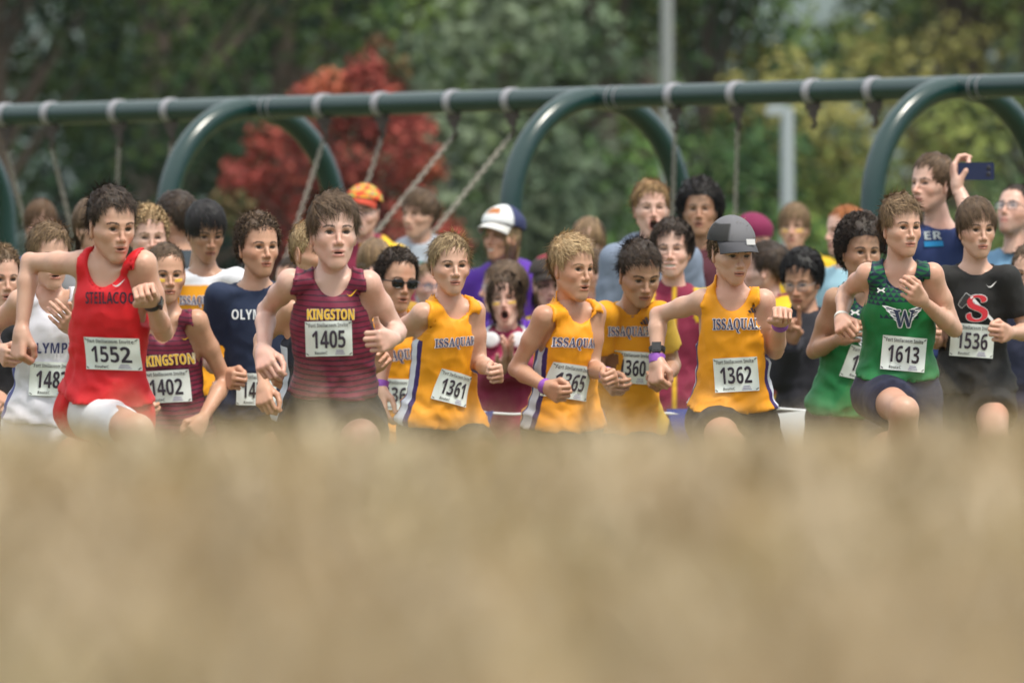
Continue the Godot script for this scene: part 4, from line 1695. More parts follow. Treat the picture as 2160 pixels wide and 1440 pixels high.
# ------------------------------------------------------------------ trees and the wooded slope
func tree(label: String, px: float, d: float, high: float, wide: float, leaf: float, count: int, cols: Array, seed_value: int, low := 0.4, blobs := [], called := "leafy_tree", group := "trees behind the playground") -> void:
	var rng := RandomNumberGenerator.new()
	rng.seed = seed_value
	var base := at(px, 0, d)
	base.y = 0.0
	var o := thing(called, label, "tree", base, group)
	var trunk := Soup.new()
	var tr := high * 0.022
	trunk.tube(PackedVector3Array([Vector3(0, -0.1, 0), Vector3(0.05, high * 0.25, 0.04), Vector3(-0.06, high * 0.55, 0), Vector3(0.02, high * 0.85, 0.05)]), PackedFloat32Array([tr * 1.25, tr, tr * 0.7, tr * 0.2]), 9)
	if blobs.is_empty():
		var n := 26
		for k in n:
			var y := lerpf(low, high, pow(rng.randf(), 0.9))
			var t := (y - low) / (high - low)
			var r := wide * 0.5 * sqrt(clampf(1.0 - pow(absf(t - 0.38) / 0.66, 2.0), 0.06, 1.0))
			var a := rng.randf() * TAU
			var q := sqrt(rng.randf())
			blobs.append([Vector3(cos(a) * r * q, y, sin(a) * r * q), rng.randf_range(0.13, 0.26) * wide])
	for b: Array in blobs:
		var start := Vector3(0, maxf(b[0].y * 0.55, 0.3), 0)
		trunk.tube(PackedVector3Array([start, start.lerp(b[0], 0.5) + Vector3(0, 0.08, 0), b[0]]), PackedFloat32Array([tr * 0.30, tr * 0.18, tr * 0.05]), 5)
	put("trunk", trunk.mesh(), mat("bark", Color(0.30, 0.26, 0.22), 0.95), o)
	var s := Soup.new()
	var total := 0.0
	for b: Array in blobs:
		total += b[1] * b[1]
	for b: Array in blobs:
		var n := int(count * b[1] * b[1] / total)
		var tone: Color = cols[rng.randi() % cols.size()] * rng.randf_range(0.65, 1.4)
		for k in n:
			var dir := Vector3(rng.randfn(), rng.randfn() * 0.8, rng.randfn()).normalized()
			var p: Vector3 = b[0] + dir * b[1] * pow(rng.randf(), 0.42)
			if p.y < 0.05:
				continue
			var x := Vector3(rng.randfn(), rng.randfn(), rng.randfn()).normalized()
			var nrm := (dir * 0.6 + Vector3(rng.randfn(), rng.randfn() + 0.6, rng.randfn()) * 0.5).normalized()
			x = (x - nrm * x.dot(nrm)).normalized() * leaf * rng.randf_range(0.5, 0.9)
			var y := nrm.cross(x) * 0.62
			var f := s.v.size()
			s.v.append(p - x)
			s.v.append(p + y - nrm * leaf * 0.1)
			s.v.append(p + x)
			s.v.append(p - y - nrm * leaf * 0.1)
			var c: Color = tone.lerp(cols[rng.randi() % cols.size()], 0.22) * rng.randf_range(0.75, 1.3)
			for m in 4:
				s.c.append(c)
				s.n.append(nrm)
			s.i.append_array([f, f + 1, f + 2, f, f + 2, f + 3])
	put("crown", s.mesh(), mat("leaf"), o)

func make_trees() -> void:
	var dark := [Color(0.014, 0.032, 0.014), Color(0.018, 0.041, 0.017), Color(0.030, 0.058, 0.018), Color(0.010, 0.022, 0.014), Color(0.050, 0.079, 0.017)]
	var mid := [Color(0.062, 0.130, 0.036), Color(0.088, 0.163, 0.046), Color(0.046, 0.098, 0.038), Color(0.141, 0.207, 0.046), Color(0.035, 0.068, 0.033)]
	var grey := [Color(0.096, 0.138, 0.084), Color(0.132, 0.168, 0.108), Color(0.078, 0.114, 0.072), Color(0.144, 0.192, 0.090)]
	var olive := [Color(0.161, 0.214, 0.049), Color(0.210, 0.251, 0.068), Color(0.110, 0.170, 0.049), Color(0.190, 0.170, 0.055), Color(0.068, 0.106, 0.045)]
	var red := [Color(0.300, 0.066, 0.050), Color(0.250, 0.052, 0.044), Color(0.380, 0.110, 0.058), Color(0.180, 0.040, 0.032), Color(0.050, 0.066, 0.028)]
	var L := "trees behind the playground"
	tree("darkest green tree at the far left edge behind the swings", -20, 158, 9.5, 5.6, 0.11, 8775, dark, 21)
	tree("dark green tree behind the two left swings", 330, 166, 10.5, 5.4, 0.11, 8775, dark, 22)
	tree("dark green tree behind the left arch and beside the red maple", 600, 174, 9.8, 5.2, 0.11, 8775, dark + mid.slice(0, 2), 23)
	tree("yellow-green tree rising over the top of the red maple", 900, 182, 11.0, 5.4, 0.14, 6500, mid, 24)
	tree("greyish green willow-like tree right of the red maple", 1060, 160, 4.8, 4.0, 0.12, 5000, grey + [dark[1]], 25, 0.2)
	tree("mid green tree behind the middle arch", 1270, 172, 9.0, 4.2, 0.11, 8100, mid + [dark[0]], 26)
	tree("bright green tree just right of the tall grey pole", 1500, 176, 6.2, 3.6, 0.11, 7020, mid + [olive[1]], 27)
	tree("low dark shrubby tree behind the short grey pole", 1640, 150, 2.7, 3.4, 0.12, 4200, mid + [dark[2]], 28, 0.1)
	tree("olive tree behind the empty swing hooks", 1790, 168, 3.9, 3.6, 0.11, 6210, olive, 29, 0.2)
	tree("pale green tree far off in the hazy gap", 1690, 300, 4.6, 4.2, 0.16, 4200, grey, 30, 0.5)
	tree("olive tree with a bare trunk behind the right arch", 2010, 178, 9.0, 3.3, 0.11, 5670, olive, 31, 3.2)
	tree("olive tree with a bare trunk at the far right edge", 2190, 170, 9.0, 3.8, 0.11, 6210, olive, 32, 2.9)
	tree("low hedge-like olive tree under the right arch", 2060, 196, 2.5, 6.0, 0.11, 7020, olive + [mid[2]], 33, 0.1)
	for k in 9:
		tree(["dark back-row tree at the left end of the wood", "dark back-row tree above the left swings", "dark back-row tree above the left arch", "back-row tree left of the red maple top", "back-row tree above the red maple", "back-row tree over the middle arch", "back-row tree beside the tall pole", "pale back-row tree over the right arch", "pale back-row tree at the right end of the wood"][k], [-60, 210, 470, 740, 1000, 1190, 1370, 2060, 2260][k], 214.0 + 6.0 * (k % 3), 11.0 if k < 7 else 8.0, 7.5 if k < 5 else 3.6, 0.18, 5200, dark if k < 4 else (mid if k < 7 else grey), 60 + k, 0.2, [], "leafy_tree", L)
	# the red maple, clump by clump
	var spots := [[800, 95, 34], [770, 150, 52], [830, 145, 40], [800, 200, 60], [690, 195, 58], [640, 215, 42], [720, 250, 62], [860, 250, 58], [790, 270, 70], [560, 300, 50], [640, 300, 70], [870, 300, 60], [510, 375, 52], [570, 370, 66], [650, 380, 72], [740, 360, 74], [840, 370, 70], [900, 360, 44], [490, 440, 50], [580, 450, 72], [680, 460, 74], [780, 450, 72], [880, 450, 60], [930, 490, 54], [560, 520, 70], [680, 540, 80], [820, 540, 80], [960, 520, 40], [940, 560, 50]]
	var blobs := []
	var base := at(720, 0, 118)
	for q: Array in spots:
		var w := at(q[0], q[1], 118.0 + sin(q[0] * 0.7 + q[1]) * 0.8) - Vector3(base.x, 0, base.z)
		blobs.append([w, q[2] * 118.0 / LENS])
	tree("small red maple in full autumn colour behind the swing chains", 720, 118, 3.4, 2.0, 0.062, 6000, red, 44, 0.4, blobs, "maple_tree", "")
	# the wooded slope far behind
	var s := Soup.new()
	for r in 30:
		for c in 60:
			var x := lerpf(-260.0, 260.0, c / 59.0)
			var z := -330.0 - r * 14.0
			s.v.append(Vector3(x, 40.0 * smoothstep(0.0, 26.0, float(r)) + 3.0 * grain.get_noise_2d(x * 2.0, z * 2.0) * minf(r, 4.0) / 4.0, z))
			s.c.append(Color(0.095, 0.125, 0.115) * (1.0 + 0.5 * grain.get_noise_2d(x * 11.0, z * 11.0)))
	for r in 29:
		for c in 59:
			var a := r * 60 + c
			s.i.append_array([a, a + 60, a + 1, a + 1, a + 60, a + 61])
	structure("wooded_hill", s.mesh(), mat("leaf"))

# ------------------------------------------------------------------ swings, poles, pennants
func make_swings() -> void:
	var a0 := at(0, 243, 76.0)
	var b0 := at(2160, 180, 70.0)
	var dir := (b0 - a0).normalized()
	var along := func(px: float) -> Vector3:
		var s := px / 2160.0
		for k in 12:
			var q := a0 + (b0 - a0) * s
			s += (px - (1080.0 + q.x * LENS / -q.z)) / 2160.0
		return a0 + (b0 - a0) * s
	var flat := Vector3(dir.x, 0, dir.z).normalized()
	var n := Vector3(-flat.z, 0, flat.x)      # across the rail
	if n.x < 0.0:
		n = -n
	var left: Vector3 = along.call(-420.0)
	var base := Vector3(left.x, 0, left.z)
	var set_node := thing("swing_set", "long dark green arched swing set behind the crowd", "swing set", base)
	var paint := mat("green_paint")
	var rail := Soup.new()
	rail.tube(PackedVector3Array([left - base, (along.call(2460.0) as Vector3) - base]), PackedFloat32Array([0.0588, 0.0588]), 28)
	put("top_rail", rail.mesh(), paint, set_node)
	for px: float in [-166.0, 530.0, 1258.0, 2022.0]:
		var c: Vector3 = along.call(px)
		var path := PackedVector3Array()
		var rad := PackedFloat32Array()
		var R := 0.605
		path.append(Vector3(0, -0.05, 0) + Vector3(c.x, 0, c.z) - base - n * (R + 0.16))
		for k in 25:
			var t := PI * k / 24.0
			path.append(c - base + Vector3(0, (sin(t) - 1.0) * R, 0) - n * cos(t) * R)
		path.append(Vector3(0, -0.05, 0) + Vector3(c.x, 0, c.z) - base + n * (R + 0.16))
		for k in path.size():
			rad.append(0.0612)
		var arch := Soup.new()
		arch.tube(path, rad, 22)
		put("arch", arch.mesh(), paint, set_node)
		var collar := Soup.new()
		for e in [0.13, 0.19]:
			collar.tube(PackedVector3Array([c - base + dir * (e - 0.004), c - base + dir * (e + 0.004)]), PackedFloat32Array([0.0618, 0.0618]), 24)
		put("weld_band", collar.mesh(), mat("galvanised"), set_node)
	var clamp_soup := Soup.new()
	clamp_soup.tube(PackedVector3Array([-dir * 0.026, -dir * 0.024, dir * 0.024, dir * 0.026]), PackedFloat32Array([0.060, 0.067, 0.067, 0.060]), 28)
	var hang := Soup.new()
	hang.box(Vector3(0, -0.078, 0), Vector3(0.10, 0.040, 0.018), Basis(flat, Vector3.UP, flat.cross(Vector3.UP)))
	hang.box(Vector3(0, -0.112, 0), Vector3(0.055, 0.040, 0.016), Basis(flat, Vector3.UP, flat.cross(Vector3.UP)))
	hang.tube(PackedVector3Array([Vector3(0, -0.125, 0), Vector3(0.006, -0.15, 0.0), Vector3(0.012, -0.172, 0), Vector3(0, -0.190, 0), Vector3(-0.012, -0.176, 0)]), PackedFloat32Array([0.012, 0.012, 0.012, 0.011, 0.009]), 8)
	var clamp_mesh := clamp_soup.mesh()
	var hang_mesh := hang.mesh()
	for px: float in [12.0, 107.0, 250.0, 360.0, 683.0, 805.0, 957.0, 1080.0, 1424.0, 1556.0, 1716.0, 1845.0]:
		var c: Vector3 = along.call(px)
		var k := put("hanger_clamp", clamp_mesh, mat("galvanised"), set_node)
		k.position = c - base
		var h := put("hook", hang_mesh, mat("dark_steel"), k)
		h.position = Vector3.ZERO
	# chains: one link after another
	var chain := Soup.new()
	var pitch := 0.031
	for l in 52:
		var ring := PackedVector3Array()
		var rad := PackedFloat32Array()
		var x := Vector3.RIGHT if l % 2 else Vector3.BACK
		for k in 9:
			var t := TAU * k / 8.0
			ring.append(Vector3(0, -pitch * (l + 0.5) + cos(t) * 0.021, 0) + x * sin(t) * 0.011)
			rad.append(0.0044)
		chain.tube(ring, rad, 4, false)
	var chain_mesh := chain.mesh()
	var list := [[12.0, 107.0, 18.0, "leftmost swing, its chains slanting away to the right"], [250.0, 360.0, -3.0, "swing hanging almost straight left of the left arch"], [683.0, 805.0, -23.0, "swing in front of the red maple, chains slanting left"], [957.0, 1080.0, -47.0, "swing flung highest, its chains at half a right angle"], [1424.0, 1556.0, -2.0, "swing hanging straight right of the middle arch"]]
	for w: Array in list:
		var p0: Vector3 = along.call(w[0])
		var p1: Vector3 = along.call(w[1])
		var a := deg_to_rad(w[2])
		var down := (n * sin(a) - Vector3.UP * cos(a)).normalized()
		var sw := thing("swing", w[3], "swing", p0 + Vector3(0, -0.18, 0), "swings hanging from the rail")
		for q: Vector3 in [Vector3.ZERO, p1 - p0]:
			var o := put("chain", chain_mesh, mat("chain_steel"), sw)
			o.transform = Transform3D(Basis(flat, -down, flat.cross(-down)), q)
		var seat := Soup.new()
		var path := PackedVector3Array()
		var e0 := down * 1.610
		for k in 9:
			var t := k / 8.0
			path.append(e0 + (p1 - p0) * t + down * 0.06 * sin(PI * t))
		for k in 9:
			var f := seat.v.size()
			var side := flat.cross(down)
			for q in [side * 0.07, side * 0.07 + down * 0.012, -side * 0.07 + down * 0.012, -side * 0.07]:
				seat.v.append(path[k] + q)
			if k:
				for m in 4:
					var i0 := f - 4 + m
					var i1 := f - 4 + (m + 1) % 4
					seat.i.append_array([i0, i1, i0 + 4, i1, i1 + 4, i0 + 4])
		put("seat", seat.mesh(), mat("rubber"), sw)

func make_poles() -> void:
	var t := thing("lamp_pole", "tall pale grey pole reaching out of the top of the picture", "pole", at(1407, 565.0 + EYE * LENS / 132.0, 132))
	var s := Soup.new()
	s.tube(PackedVector3Array([Vector3(0, 0, 0), Vector3(0, 4, 0), Vector3(0, 9, 0)]), PackedFloat32Array([0.068, 0.060, 0.045]), 14)
	put("mast", s.mesh(), mat("pole_grey"), t)
	var s0 := Soup.new()
	s0.tube(PackedVector3Array([Vector3(0, 0, 0), Vector3(0, 0.05, 0), Vector3(0, 0.06, 0)]), PackedFloat32Array([0.13, 0.13, 0.07]), 14)
	put("base_plate", s0.mesh(), mat("pole_grey"), t)
	var t2 := thing("lamp_post", "shorter pale grey lamp post with a small arm at its top", "lamp post", at(1661, 565.0 + EYE * LENS / 124.0, 124))
	var s2 := Soup.new()
	s2.tube(PackedVector3Array([Vector3(0, 0, 0), Vector3(0, 1.5, 0), Vector3(0, 2.90, 0)]), PackedFloat32Array([0.064, 0.062, 0.058]), 14)
	put("mast", s2.mesh(), mat("pole_light"), t2)
	var s3 := Soup.new()
	s3.box(Vector3(-0.09, 2.86, 0), Vector3(0.20, 0.07, 0.09))
	s3.box(Vector3(-0.09, 2.90, 0), Vector3(0.16, 0.05, 0.07))
	put("lamp_arm", s3.mesh(), mat("pole_light"), t2)

func make_pennants() -> void:
	var d := 56.6
	var y := 0.86
	var t := thing("pennant_line", "rope of blue and white pennants strung between the runners and the crowd", "pennants", Vector3(-2.6, 0, -d))
	for x: float in [0.0, 5.2]:
		var s := Soup.new()
		s.tube(PackedVector3Array([Vector3(x, 0, 0), Vector3(x, 0.95, 0), Vector3(x, 0.96, 0)]), PackedFloat32Array([0.014, 0.014, 0.006]), 8)
		put("stake", s.mesh(), mat("pole_light"), t)
	var rope := Soup.new()
	var path := PackedVector3Array()
	var rad := PackedFloat32Array()
	for k in 53:
		path.append(Vector3(5.2 * k / 52.0, y + 0.012 * sin(k * 0.9), 0.0))
		rad.append(0.006)
	rope.tube(path, rad, 6)
	put("rope", rope.mesh(), mat("white_plastic"), t)
	for k in 11:
		var x := 0.085 + 0.45 * k
		var s := Soup.new()
		var w := 0.19
		for r in 5:
			var q := r / 4.0
			for c in 3:
				s.v.append(Vector3(x + w * (0.5 * q + (1.0 - q) * c / 2.0), y - 0.30 * q + 0.012 * sin((x + 0.1 * c) * 10.0), 0.03 * sin(q * 2.5 + k) * q + 0.008 * c))
		for r in 4:
			for c in 2:
				var a := r * 3 + c
				s.i.append_array([a, a + 1, a + 3, a + 1, a + 4, a + 3])
		put("pennant", s.mesh(), mat("blue_plastic") if k % 2 else mat("white_plastic"), t)

# ------------------------------------------------------------------ hair styles
func style(kind: String, tone: String, more := {}) -> Dictionary:
	var cols := {
		"black": [Color(0.008, 0.0075, 0.008), Color(0.026, 0.024, 0.026)], "dark": [Color(0.028, 0.017, 0.011), Color(0.080, 0.050, 0.030)], "brown": [Color(0.070, 0.041, 0.022), Color(0.190, 0.120, 0.068)],
		"light": [Color(0.130, 0.078, 0.038), Color(0.320, 0.210, 0.110)], "blond": [Color(0.320, 0.200, 0.090), Color(0.680, 0.500, 0.280)], "red": [Color(0.30, 0.095, 0.022), Color(0.52, 0.20, 0.06)], "grey": [Color(0.09, 0.075, 0.06), Color(0.20, 0.17, 0.14)],
	}
	var st: Dictionary = {
		"short": {"rise": 0.009, "thick": 0.006, "top": 0.013, "len": 0.030, "lift": 0.20, "n": 3000, "grav": 0.04, "fringe": 1.0, "sides": 0.6, "w": 0.0026, "mess": 0.20},
		"quiff": {"rise": 0.022, "thick": 0.006, "top": 0.020, "len": 0.036, "lift": 0.30, "n": 3200, "grav": 0.02, "fringe": 1.1, "sides": 0.5, "comb": Vector3(0.45, 0.35, 0.1), "w": 0.0026, "mess": 0.20},
		"swept": {"rise": 0.020, "thick": 0.007, "top": 0.020, "len": 0.055, "lift": 0.16, "n": 3200, "grav": 0.06, "fringe": 0.8, "sides": 0.6, "comb": Vector3(0.9, 0.1, 0.15), "w": 0.0027, "mess": 0.20},
		"curly": {"line": -3.0, "rise": 0.018, "clump": 0.9, "thick": 0.014, "top": 0.022, "len": 0.050, "lift": 0.50, "n": 1700, "grav": 0.05, "curl": 1.3, "steps": 8, "fringe": 0.9, "sides": 0.9, "w": 0.0048, "mess": 0.6},
		"afro": {"line": -9.0, "rise": 0.016, "thick": 0.036, "top": 0.042, "len": 0.050, "lift": 0.85, "n": 2200, "grav": 0.02, "curl": 1.5, "steps": 8, "fringe": 0.7, "sides": 0.9, "w": 0.0048, "mess": 0.6},
		"mop": {"rise": 0.010, "clump": 0.35, "thick": 0.010, "top": 0.018, "len": 0.085, "lift": 0.08, "n": 3000, "grav": 0.10, "fringe": 0.9, "sides": 0.75, "w": 0.0028, "mess": 0.14},
		"long": {"thick": 0.010, "top": 0.014, "len": 0.24, "lift": 0.08, "n": 1500, "grav": 0.42, "fringe": 0.75, "sides": 0.9, "w": 0.0050, "steps": 8, "long": true, "mess": 0.14, "comb": Vector3(0, 0.1, -0.45)},
	}[kind]
	st.col = cols[tone][0]
	st.col2 = cols[tone][1]
	st.merge(more, true)
	return st

const FAIR := Color(0.565, 0.345, 0.250)
const PALE := Color(0.615, 0.395, 0.315)
const WARM := Color(0.50, 0.285, 0.188)
const TAN := Color(0.38, 0.220, 0.140)
const BROWN := Color(0.20, 0.100, 0.060)
const RUN := "runners leaving the start line"
const SEE := "spectators behind the runners"

func gold_top(more := {}) -> Dictionary:
	var t := {"kind": "singlet", "tex": "gold", "off": 0.015, "flare": 0.034}
	t.merge(more, true)
	return t

func issaquah(at_px: Array, width: float, rot: float, bars: Array) -> Array:
	return [
		{"text": "ISSAQUAH", "font": "serif", "at": at_px, "size": [width, width * 0.30], "rot": rot, "col": Color(0.030, 0.022, 0.085), "edge": Color(0.75, 0.75, 0.78)},
		{"mark": "bars", "at": bars, "size": [21, 17], "rot": rot, "col": Color(0.045, 0.025, 0.03)},
	]

func make_runners() -> void:
	var black := {"kind": "shorts", "col": Color(0.016, 0.016, 0.018)}
	var purple := Color(0.26, 0.075, 0.42)
	var navy_ink := Color(0.016, 0.022, 0.075)
	person({"label": "runner in red singlet 1552 with red shorts over white half tights", "group": RUN, "d": 46.3, "h": [236, 476], "yaw": 24, "pitch": -9, "hs": 1.02, "size": 1.02, "skin": FAIR, "face": "open", "hair": style("quiff", "dark"), "jaw": 0.96, "fine": true,
		"nb": [234, 560, -0.04], "pel": 214, "lean": 0.16, "byaw": 8, "sa": [162, 556, -0.06], "sb": [312, 556, 0.04], "ea": [62, 552, -0.24], "wa": [44, 700, -0.20], "eb": [344, 700, -0.04], "wb": [318, 634, 0.17],
		"ha": ["fist", [0.6, 0.1, 0.8]], "hb": ["fist", [-0.5, 0.3, 0.6], [-0.2, 0.2, 0.1]], "up": "a", "kx": 1.05, "drop": 0.10, "hem": 0.20,
		"top": {"kind": "singlet", "col": Color(0.62, 0.006, 0.012), "off": 0.014, "trim": Color(0.60, 0.010, 0.018)}, "bottom": {"kind": "shorts", "col": Color(0.58, 0.008, 0.014), "cut": 0.12, "liner": Color(0.72, 0.73, 0.77)},
		"prints": [{"text": "STEILACOOM", "font": "bold", "at": [236, 628], "size": [110, 25], "rot": 0.0, "col": Color(0.02, 0.012, 0.03)}, {"mark": "swoosh", "at": [279, 597], "size": [27, 13], "rot": 12, "col": Color(0.8, 0.8, 0.8)}],
		"bib": {"at": [234, 746], "size": [100, 68], "number": "1552", "rot": -2},
		"bands": [{"arm": "b", "name": "watch", "back": 0.012, "w": 0.018, "col": Color(0.015, 0.015, 0.02), "dial": [0.8, 0.1, 0.5]}]})
	person({"label": "runner in white singlet half hidden behind the red runner's raised arm", "group": RUN, "d": 51.5, "h": [104, 541], "yaw": 18, "pitch": -4, "hs": 0.99, "skin": FAIR, "hair": style("swept", "light", {"comb": Vector3(-0.5, 0.3, -0.4)}), "face": "open",
		"nb": [106, 624, -0.04], "pel": 95, "lean": 0.12, "sa": [32, 634, 0.02], "sb": [168, 634, -0.02], "ea": [-28, 706, -0.18], "wa": [2, 742, 0.02], "eb": [196, 735, -0.05], "wb": [150, 690, 0.16],
		"ha": ["loose", [0.1, 0.9, 0.3]], "hb": ["relaxed", [0.2, 0.6, 0.5]], "up": "b", "drop": 0.5, "hem": 0.14,
		"top": {"kind": "singlet", "tex": "white", "off": 0.012, "flare": 0.03}, "bottom": {"kind": "shorts", "col": Color(0.66, 0.66, 0.70), "cut": 0.44},
		"prints": [{"text": "OLYMPIC", "font": "bold", "at": [112, 734], "size": [112, 22], "col": navy_ink}], "bib": {"at": [108, 799], "size": [92, 72], "number": "1483", "rot": -2}})
	person({"label": "runner in striped maroon singlet 1402 behind the red runner's elbow", "group": RUN, "d": 53.6, "h": [350, 579], "yaw": 12, "pitch": -3, "hs": 0.99, "skin": WARM, "hair": style("short", "brown", {"comb": Vector3(-0.3, 0.5, -0.5)}), "face": "calm", "paint": true,
		"nb": [352, 662, -0.04], "pel": 360, "lean": 0.12, "sa": [286, 674, -0.02], "sb": [423, 676, 0.03], "ea": [262, 800, -0.1], "wa": [290, 850, 0.1], "eb": [474, 802, -0.10], "wb": [424, 888, 0.10],
		"hb": ["fist", [-0.6, 0.3, 0.6]], "up": "a", "drop": 0.5, "hem": 0.10, "scoop": 1.25,
		"top": {"kind": "singlet", "tex": "striped", "off": 0.014}, "bottom": black,
		"prints": [{"text": "KINGSTON", "font": "bold", "at": [356, 759], "size": [97, 22], "rot": 4, "col": Color(0.74, 0.44, 0.03), "edge": Color(0.75, 0.70, 0.55), "rim": 0.0014}, {"mark": "swoosh", "at": [398, 711], "size": [21, 10], "rot": 12, "col": Color(0.75, 0.42, 0.02)}],
		"bib": {"at": [349, 815], "size": [98, 68], "number": "1402", "rot": 3}})
	person({"label": "runner in gold singlet over a white tee, looking down, black hair", "group": RUN, "d": 56.0, "h": [434, 489], "yaw": 18, "pitch": -17, "hs": 1.0, "skin": TAN, "hair": style("mop", "black", {"fringe": 0.8, "comb": Vector3(0.3, 0.2, 0.1)}), "face": "calm",
		"nb": [432, 574, -0.04], "pel": 428, "lean": 0.08, "sa": [360, 590, 0.0], "sb": [506, 590, 0.0], "ea": [340, 720, -0.05], "eb": [520, 720, -0.1], "wb": [490, 800, 0.1], "up": "b", "drop": 0.5, "hem": 0.10,
		"top": {"kind": "tee", "off": 0.010, "design": func(x, t, _z, out): return Color(0.70, 0.30, 0.004) if absf(x) < 0.135 and not (t > 0.93) else Color(0.74, 0.75, 0.80)}, "bottom": black,
		"prints": [{"text": "ISSAQUAH", "font": "serif", "at": [420, 636], "size": [84, 24], "col": Color(0.03, 0.022, 0.085), "edge": Color(0.75, 0.75, 0.78)}]})
	person({"label": "runner in navy tee with brown curls and a grave face", "group": RUN, "d": 53.8, "h": [545, 521], "yaw": 22, "pitch": 0, "hs": 1.03, "skin": WARM, "hair": style("curly", "brown"), "face": "calm",
		"nb": [537, 602, -0.04], "pel": 540, "lean": 0.10, "sa": [452, 624, 0.0], "sb": [620, 620, 0.0], "ea": [440, 760, -0.12], "wa": [478, 792, 0.10], "eb": [640, 750, -0.12], "wb": [610, 792, 0.10], "ha": ["fist", [0.2, 0.9, 0.3]], "up": "b", "drop": 0.5, "hem": 0.08,
		"top": {"kind": "tee", "col": Color(0.012, 0.024, 0.066), "off": 0.013, "flare": 0.03, "ruck": 0.0075}, "bottom": black,
		"prints": [{"text": "OLYMPICS", "font": "bold", "at": [546, 663], "size": [116, 21], "rot": 0, "col": Color(0.70, 0.74, 0.78)}], "bib": {"at": [540, 821], "size": [84, 68], "number": "1473", "rot": -1}})
	person({"label": "blond runner in navy singlet mostly hidden behind runner 1405", "group": RUN, "d": 50.0, "h": [662, 533], "yaw": 42, "pitch": -5, "hs": 0.95, "size": 0.95, "skin": WARM, "hair": style("short", "blond"), "face": "calm",
		"nb": [668, 618, -0.04], "pel": 668, "lean": 0.12, "byaw": 15, "sa": [606, 652, 0.02], "sb": [738, 640, -0.06], "ea": [551, 716, -0.14], "wa": [556, 818, 0.03], "eb": [770, 742, -0.14], "wb": [793, 770, 0.06], "ha": ["loose", [0.7, 0.1, 0.6]], "hb": ["relaxed", [-0.2, 0.8, 0.5], [0.3, 0.9, 0.0]], "up": "a", "drop": 0.5, "hem": 0.12,
		"top": {"kind": "singlet", "tex": "navy_white", "off": 0.011}, "bottom": black})
	person({"label": "runner in striped maroon singlet 1405 giving a thumbs-up fist", "group": RUN, "d": 46.5, "h": [703, 491], "yaw": 12, "pitch": 2, "hs": 1.04, "size": 1.02, "skin": PALE, "hair": style("swept", "brown", {"len": 0.075, "top": 0.026, "fringe": 0.8}), "face": "open", "jaw": 1.03,
		"nb": [702, 580, -0.04], "pel": 704, "lean": 0.14, "byaw": 4, "sa": [602, 594, 0.0], "sb": [786, 598, 0.0], "ea": [561, 654, -0.24], "wa": [556, 744, -0.05], "eb": [838, 700, -0.12], "wb": [822, 716, 0.12], "limb": 1.0,
		"ha": ["loose", [0.7, 0.2, 0.6], [0.15, 0, 0.1]], "hb": ["thumb", [-0.1, 1.0, 0.1], [-0.5, 0.0, 0.2]], "up": "b", "kx": 0.06, "drop": 0.12, "hem": 0.28,
		"top": {"kind": "singlet", "tex": "striped", "off": 0.015, "flare": 0.03}, "bottom": {"kind": "shorts", "col": Color(0.014, 0.013, 0.013), "cut": 0.46},
		"prints": [{"text": "KINGSTON", "font": "bold", "at": [697, 663], "size": [99, 22], "rot": 0, "col": Color(0.78, 0.47, 0.03), "edge": Color(0.78, 0.72, 0.55), "rim": 0.0014}, {"mark": "swoosh", "at": [742, 618], "size": [25, 12], "rot": 12, "col": Color(0.80, 0.45, 0.02)}],
		"bib": {"at": [693, 714], "size": [99, 74], "number": "1405", "rot": 1.5}})
	person({"label": "runner in gold singlet wearing dark sunglasses, dark curls", "group": RUN, "d": 55.4, "h": [838, 592], "yaw": 22, "pitch": -6, "roll": -4, "hs": 1.0, "skin": WARM, "hair": style("curly", "dark", {"line": 3.0, "len": 0.05}), "face": "open",
		"nb": [828, 672, -0.04], "pel": 842, "lean": 0.10, "sa": [770, 690, 0.0], "sb": [892, 684, 0.0], "ea": [752, 800, -0.1], "eb": [905, 800, -0.1], "up": "a", "drop": 0.5, "hem": 0.06, "girth": 1.1,
		"glasses": {"col": Color(0.012, 0.012, 0.014), "dark": true, "r": 0.0024, "hh": 0.0165},
		"top": gold_top(), "bottom": black, "prints": issaquah([845, 752], 96, 6, [888, 705]), "bib": {"at": [842, 832], "size": [92, 66], "number": "1364", "rot": -2}})
	person({"label": "runner in gold singlet 1361 with a tilted bib and purple wristband", "group": RUN, "d": 52.4, "h": [950, 559], "yaw": 14, "pitch": -2, "hs": 0.97, "size": 0.97, "skin": FAIR, "hair": style("swept", "blond", {"col": Color(0.13, 0.075, 0.03), "top": 0.014, "len": 0.06, "comb": Vector3(-0.7, 0.1, 0.2)}), "face": "calm",
		"nb": [946, 636, -0.04], "pel": 925, "lean": 0.11, "sa": [884, 662, 0.06], "sb": [1008, 656, -0.06], "ea": [814, 722, -0.16], "wa": [802, 822, -0.12], "eb": [1012, 766, -0.10], "wb": [1044, 783, 0.13],
		"ha": ["relaxed", [0.6, 0.0, 0.8], [0.15, 0, 0]], "hb": ["fist", [-0.1, 1.0, 0.2]], "up": "b", "drop": 0.5, "hem": 0.12,
		"top": gold_top(), "bottom": black, "prints": issaquah([964, 724], 80, 4, [994, 688]), "bib": {"at": [955, 818], "size": [70, 66], "number": "1361", "rot": -14},
		"bands": [{"arm": "a", "col": purple, "back": 0.022}]})
